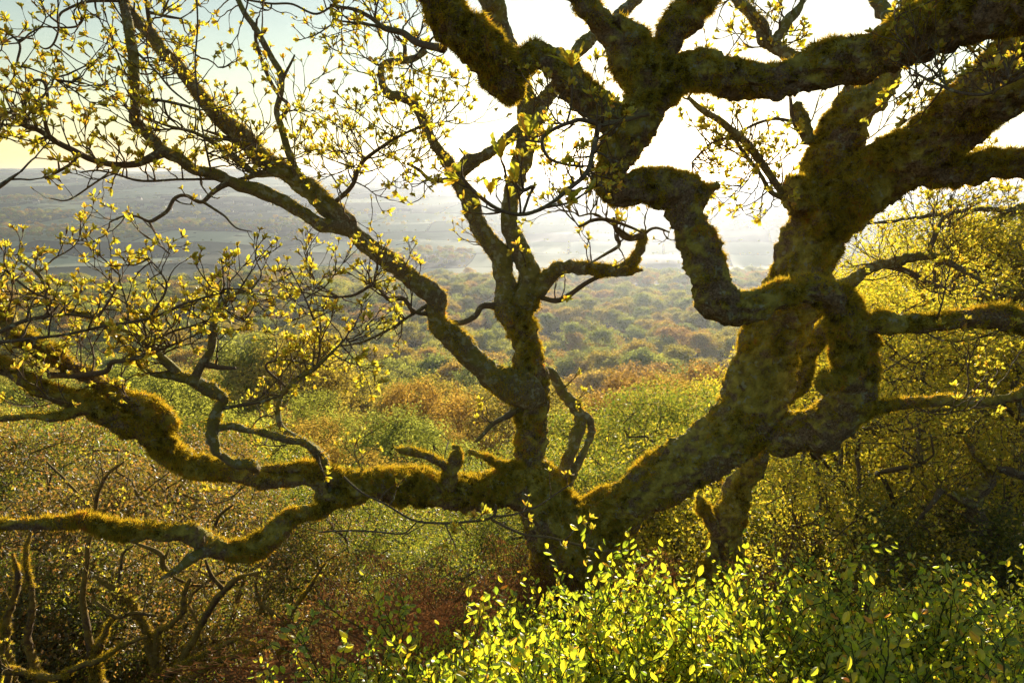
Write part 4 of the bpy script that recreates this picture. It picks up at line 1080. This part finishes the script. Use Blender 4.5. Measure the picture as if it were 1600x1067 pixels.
# ---- dark limbed tree beyond the right edge
b4 = at(1760, 900, 8.0)
t4 = Oak('oak_tree', 'dark limbed tree reaching through the yellow leaves by the mossy limb', 'tree', b4, 14)
t4.limb('F2070,1630,170@8.0 1900,1000,150 1760,600,130@7.9 1560,320,100@7.8 1470,370,60 1380,330,40@7.7', M_LICH, 'trunk', .1, 0)
t4.limb('F1690,470,110@7.85 1600,200,80@7.7 1480,120,70 1420,40,60@7.6 1560,-60,50 C1650,950,40@7.5', M_LICH, 'limb', .1, 0, 1.5, .5)
t4.limb('F1700,450,70@7.85 1560,150,56@7.6 1600,20,50 1680,-120,40', M_LICH, 'limb', .1, 0, 2, .5)
t4.limb('F1480,130,40@7.7 1400,210,34@7.6 1290,240,24 1260,330,16@7.5', M_TWIG, 'branch', .2, 0, 2, .5)
t4.limb('C1650,1000,24@7.6 1400,970,20@7.4 1100,1010,16 840,1040,12@7.0', M_TWIG, 'branch', .1, 0, 4, .5)
t4.finish(40, 40, None, 1.4)

# ---- birch sapling on the right
b5 = at(1392, 960, 7.6)
t5 = Oak('birch_tree', 'thin pale barked birch with dark forked second stem among the right hand saplings', 'tree', b5, 15)
t5.limb('I950,790,56@7.6 960,700,48 990,590,46 1010,430,40@7.6 1050,300,36 1062,150,33 1082,0,29@7.5 F1130,740,28 1150,560,24 1180,380,20@7.4 1190,200,17 1250,40,14 C1260,900,11@7.4', M_BIRCH, 'trunk', .1, 0, 4, .6)
t5.limb('I975,640,30@7.58 920,450,24 830,300,20@7.5 740,150,17 640,40,13@7.4 560,-60,9', M_TWIG, 'branch', .1, 0, 4, .6)
t5.limb('I1010,420,20@7.6 940,330,16 920,230,12@7.5', M_TWIG, 'branch', .1, 0, 4, .5)
t5.limb('I1055,250,20@7.55 1130,160,15 1200,60,11@7.5', M_TWIG, 'branch', .1, 0, 4, .5)
t5.finish(60, 40, None, 1.3)

# ---- the mossy hazel stools at the lower left
b6 = at(250, 1100, 5.7)
t6 = Oak('hazel_tree', 'many stemmed mossy hazel spreading at the foot of the bank below the low limb', 'tree', b6, 16)
for tr, w in [('G790,1180,70@5.6 720,1000,56 690,900,50@5.55 660,820,42 610,720,36@5.5 530,650,30 430,580,16@5.4', 1), ('G740,1130,50@5.6 780,1040,40 850,920,28@5.5 940,760,30 1000,670,28@5.4 1080,590,24 1185,558,12', 1),
              ('G1010,635,20@5.4 960,580,18 930,510,12@5.3', 1), ('G30,1060,34@5.4 80,1022,30 250,1040,30@5.35 370,990,28 460,960,26@5.3 560,900,22 665,858,16', 1),
              ('G800,1100,34@5.5 860,1050,24 960,990,24@5.4 1090,935,24 1180,900,20@5.3 1262,868,12', 1), ('G760,1060,30@5.5 800,1010,24 900,950,22@5.4 1000,900,22 1080,865,20 1180,895,12@5.3', 1),
              ('G440,700,14@5.5 490,740,16@5.45 530,770,18 620,750,16 710,760,12', 1), ('G70,1180,60@5.8 60,1067,46 25,900,42@5.75 40,750,36 90,600,26@5.7 60,480,16', 1),
              ('G470,1180,60@5.7 450,1067,52 440,950,42@5.65 500,800,22 545,755,14', 1), ('G715,900,34@5.52 780,800,26 830,740,26@5.45 842,660,22 865,590,14', 1),
              ('G525,650,20@5.5 550,560,15 562,480,13 610,440,8@5.4', 1), ('G760,560,28@5.4 740,530,26 735,490,24@5.35 690,460,18 610,428,10', 1), ('G750,500,16@5.36 770,455,10', 0),
              ('G420,950,36@5.66 380,700,28 390,560,22@5.6 430,280,20 480,130,14@5.5 560,60,9', 1), ('G430,300,16@5.55 330,180,13 210,60,9@5.5', 1), ('G250,1180,44@5.8 130,900,32 150,700,26@5.7 120,480,20 140,380,14', 1), ('G980,345,16@5.4 1000,300,14 1060,260,10@5.3', 1),
              ('G1100,1180,44@6.0 1250,1000,30@5.9 1300,800,26 1400,640,18@5.8 1480,520,10', 1), ('G1290,830,20@5.85 1180,700,16 1160,600,10', 1)]:
    t6.limb(tr, M_SHRUB, 'stem', .1, .6, .9 * w, .34)
t6.finish(150, 40, M_SHRUB, .85)

# ------------------------------------------------------------------ bilberry in front
brs = np.random.default_rng(31)
def bil_leaf(L, W):
    t = [0, .25, .55, .82, 1.0]; w = [.04, .36, .5, .34, 0]
    V = []; T = []
    for a, b in zip(t, w): V += [(0, -.12 * math.sin(a * 3) * L, a * L), (b * W, b * W * .3, a * L), (-b * W, b * W * .3, a * L)]
    for k in range(4):
        a, b = k * 3, k * 3 + 3; T += [(a, a + 1, b + 1), (a, b + 1, b), (a, b, b + 2), (a, b + 2, a + 2)]
    return np.array(V), np.array(T)
def make_sprig(seed):
    rs = np.random.default_rng(seed); stem = MB(); leaf = MB()
    def shoot(p, d, L, r, lev):
        n = max(4, int(L / .016)); pts = [p]
        for k in range(n):
            d = unit(d + rs.normal(size=3) * .12 + np.array([0, 0, .06])); p = p + d * L / n; pts.append(p)
            if lev < 2 and k > n * .3 and rs.random() < .36: 
                q = unit(np.cross(d, rs.normal(size=3))); shoot(p, unit(d + q * .75), L * rs.uniform(.28, .5), r * .65, lev + 1)
            if lev > 0 or k > n * .55:
                if rs.random() < .92:
                    l = rs.uniform(.014, .026); v, t = bil_leaf(l, l * rs.uniform(.5, .65))
                    z = unit(d * .55 + unit(np.cross(d, rs.normal(size=3))) * .9 + np.array([0, 0, .25])); x = unit(np.cross(z, d + rs.normal(size=3) * .3)); y = np.cross(z, x)
                    leaf.add(v @ np.stack([x, y, z]) + p, None, t)
        P = np.array(pts); V, Q, T, _ = tube(P, np.linspace(r, r * .5, len(P)), 4); stem.add(V, Q, T)
    shoot(np.zeros(3), unit(np.array([rs.normal() * .18, rs.normal() * .18, 1])), rs.uniform(.36, .52), .0032, 0)
    return stem.mesh('stem', M_STEM), leaf.mesh('leaves', M_BILB, False)
SPRIGS = [make_sprig(400 + k) for k in range(9)]
# one bush every so often along the lip of the bank
bush_n = 0
def bush(x, y, n, h, spread, name='bilberry_bush', label=None, group=None):
    global bush_n
    g = gz(x, y)
    px = float(project(np.array([x, y, g + .3]))[0])
    where = ['beside the rust brown bracken', 'before the foot of the old oak', 'below the thick leaning limb', 'before the half hidden mossy trunk', 'before the thin forked birch', 'before the crooked mossy oak'][int(np.searchsorted([700, 900, 1100, 1280, 1470], px))]
    size = 'low' if h < .72 else 'tall'
    t = thing(name, '%s leafy bilberry bush %s' % (size, where), 'bush', (x, y, g - .03), brs.uniform(0, 6.28), '%s bilberry bushes %s' % (size, where))
    for k in range(n):
        st, lf = SPRIGS[brs.integers(0, len(SPRIGS))]
        a = brs.uniform(0, 6.28); r = spread * math.sqrt(brs.random())
        s = h * brs.uniform(.75, 1.2)
        o = obj('sprig', st, t, (r * math.cos(a), r * math.sin(a), 0), (brs.normal() * .14, brs.normal() * .14, brs.uniform(0, 6.28)), s)
        obj('leaves', lf, o)['kind'] = 'stuff'
    bush_n += 1
def top_row(px): return np.interp(px, [540, 600, 700, 850, 930, 1050, 1150, 1210, 1260, 1330, 1420, 1500, 1600], [1060, 1045, 1010, 965, 945, 955, 918, 935, 965, 948, 940, 965, 950])
yy = 1.28
while yy < 3.5:
    xx = -.75
    while xx < 3.2:
        x = xx + brs.uniform(-.1, .1); y = yy + brs.uniform(-.1, .1); g = gz(x, y)
        px, py, dz = project(np.array([x, y, g + .3]))
        if 530 < px < 1680:
            row = top_row(px) + brs.uniform(-4, 40)
            v = (533.5 - row) / F; sl = (-SP + v * CP) / (CP + v * SP)
            h = sl * y - g
            if h > .16:
                bush(x, y, int(brs.integers(7, 11)), float(np.clip(h / .5, .5, 1.25)), .17)
        xx += .27
    yy += .25
print('bushes', bush_n)

# ------------------------------------------------------------------ dead bracken on the dark slope
def make_frond(seed):
    rs = np.random.default_rng(seed); mb = MB()
    n = 16; p = np.zeros(3); d = unit(np.array([.25, 0, 1])); pts = [p]
    for k in range(n): d = unit(d + np.array([.09, 0, -.07]) + rs.normal(size=3) * .05); p = p + d * .045; pts.append(p)
    P = np.array(pts); V, Q, T, _ = tube(P, np.linspace(.004, .0015, len(P)), 4); mb.add(V, Q, T)
    for k in range(4, n + 1):
        for sgn in (-1, 1):
            L_ = .26 * (1 - (k - 4) / (n - 2)) * rs.uniform(.7, 1.1)
            sd = unit(np.array([.35, sgn, rs.uniform(-.5, .1)])); m = max(3, int(L_ / .013))
            for q in range(m):
                c = P[k] + sd * L_ * (q + 1) / m - np.array([0, 0, .03 * (q / m) ** 2])
                for s2 in (-1, 1):
                    w = unit(np.cross(sd, [0, 0, 1]) * s2 + rs.normal(size=3) * .45) * .032 * (1 - .6 * q / m)
                    nn = unit(sd + rs.normal(size=3) * .3) * .0035
                    mb.add([c - nn, c + nn, c + w], None, [(0, 1, 2)])
    return mb.mesh('frond', M_BRACK, False)
FR = [make_frond(600 + k) for k in range(5)]
def bracken(x, y, n, s):
    t = thing('bracken_clump', 'rust brown clump of dead bracken on the dark bank beside the oak base', 'bracken', (x, y, gz(x, y) - .02), brs.uniform(0, 6.28), 'dead bracken clumps on the bank')
    for k in range(n):
        a = brs.uniform(0, 6.28)
        obj('frond', FR[brs.integers(0, 5)], t, (.06 * math.cos(a), .06 * math.sin(a), 0), (brs.normal() * .2, brs.normal() * .2, a), s * brs.uniform(.7, 1.2))
for k in range(34):
    y = brs.uniform(2.4, 5.2); px = brs.uniform(430, 850) if k < 26 else brs.uniform(850, 1600)
    x = (px - 800) / F * (y * CP + 2.6 * SP) * 1.0
    if abs(x - base[0]) < .35 and y > 3.6: continue
    bracken(x, y, int(brs.integers(5, 9)), brs.uniform(.8, 1.25))

# ------------------------------------------------------------------ haze over the valley
def haze():
    zmin = float(Z.min()) - 1.0; zmax = max(70.0, float(Z.max()) + 22)
    x0, x1 = float(X.min()) - 20, float(X.max()) + 20; y0, y1 = float(Y.min()) - 20, float(Y.max()) + 20
    mb = MB()
    mb.add([(x, y, z) for z in (zmin, zmax) for x, y in ((x0, y0), (x1, y0), (x1, y1), (x0, y1))],
           [(3, 2, 1, 0), (4, 5, 6, 7), (0, 1, 5, 4), (1, 2, 6, 5), (2, 3, 7, 6), (3, 0, 4, 7)])
    m, nt, out = mat('valley_haze')
    v = nd(nt, 'ShaderNodeVolumePrincipled'); v.inputs['Color'].default_value = (.62, .69, .82, 1)
    v.inputs['Density'].default_value = HAZE; v.inputs['Anisotropy'].default_value = .64
    nt.links.new(v.outputs[0], out.inputs['Volume'])
    o = obj('haze', mb.mesh('haze', m, False)); o['kind'] = 'stuff'
    o['label'] = 'pale morning haze lying over the whole valley'; o['category'] = 'haze'
HAZE = 1.8e-4
haze()
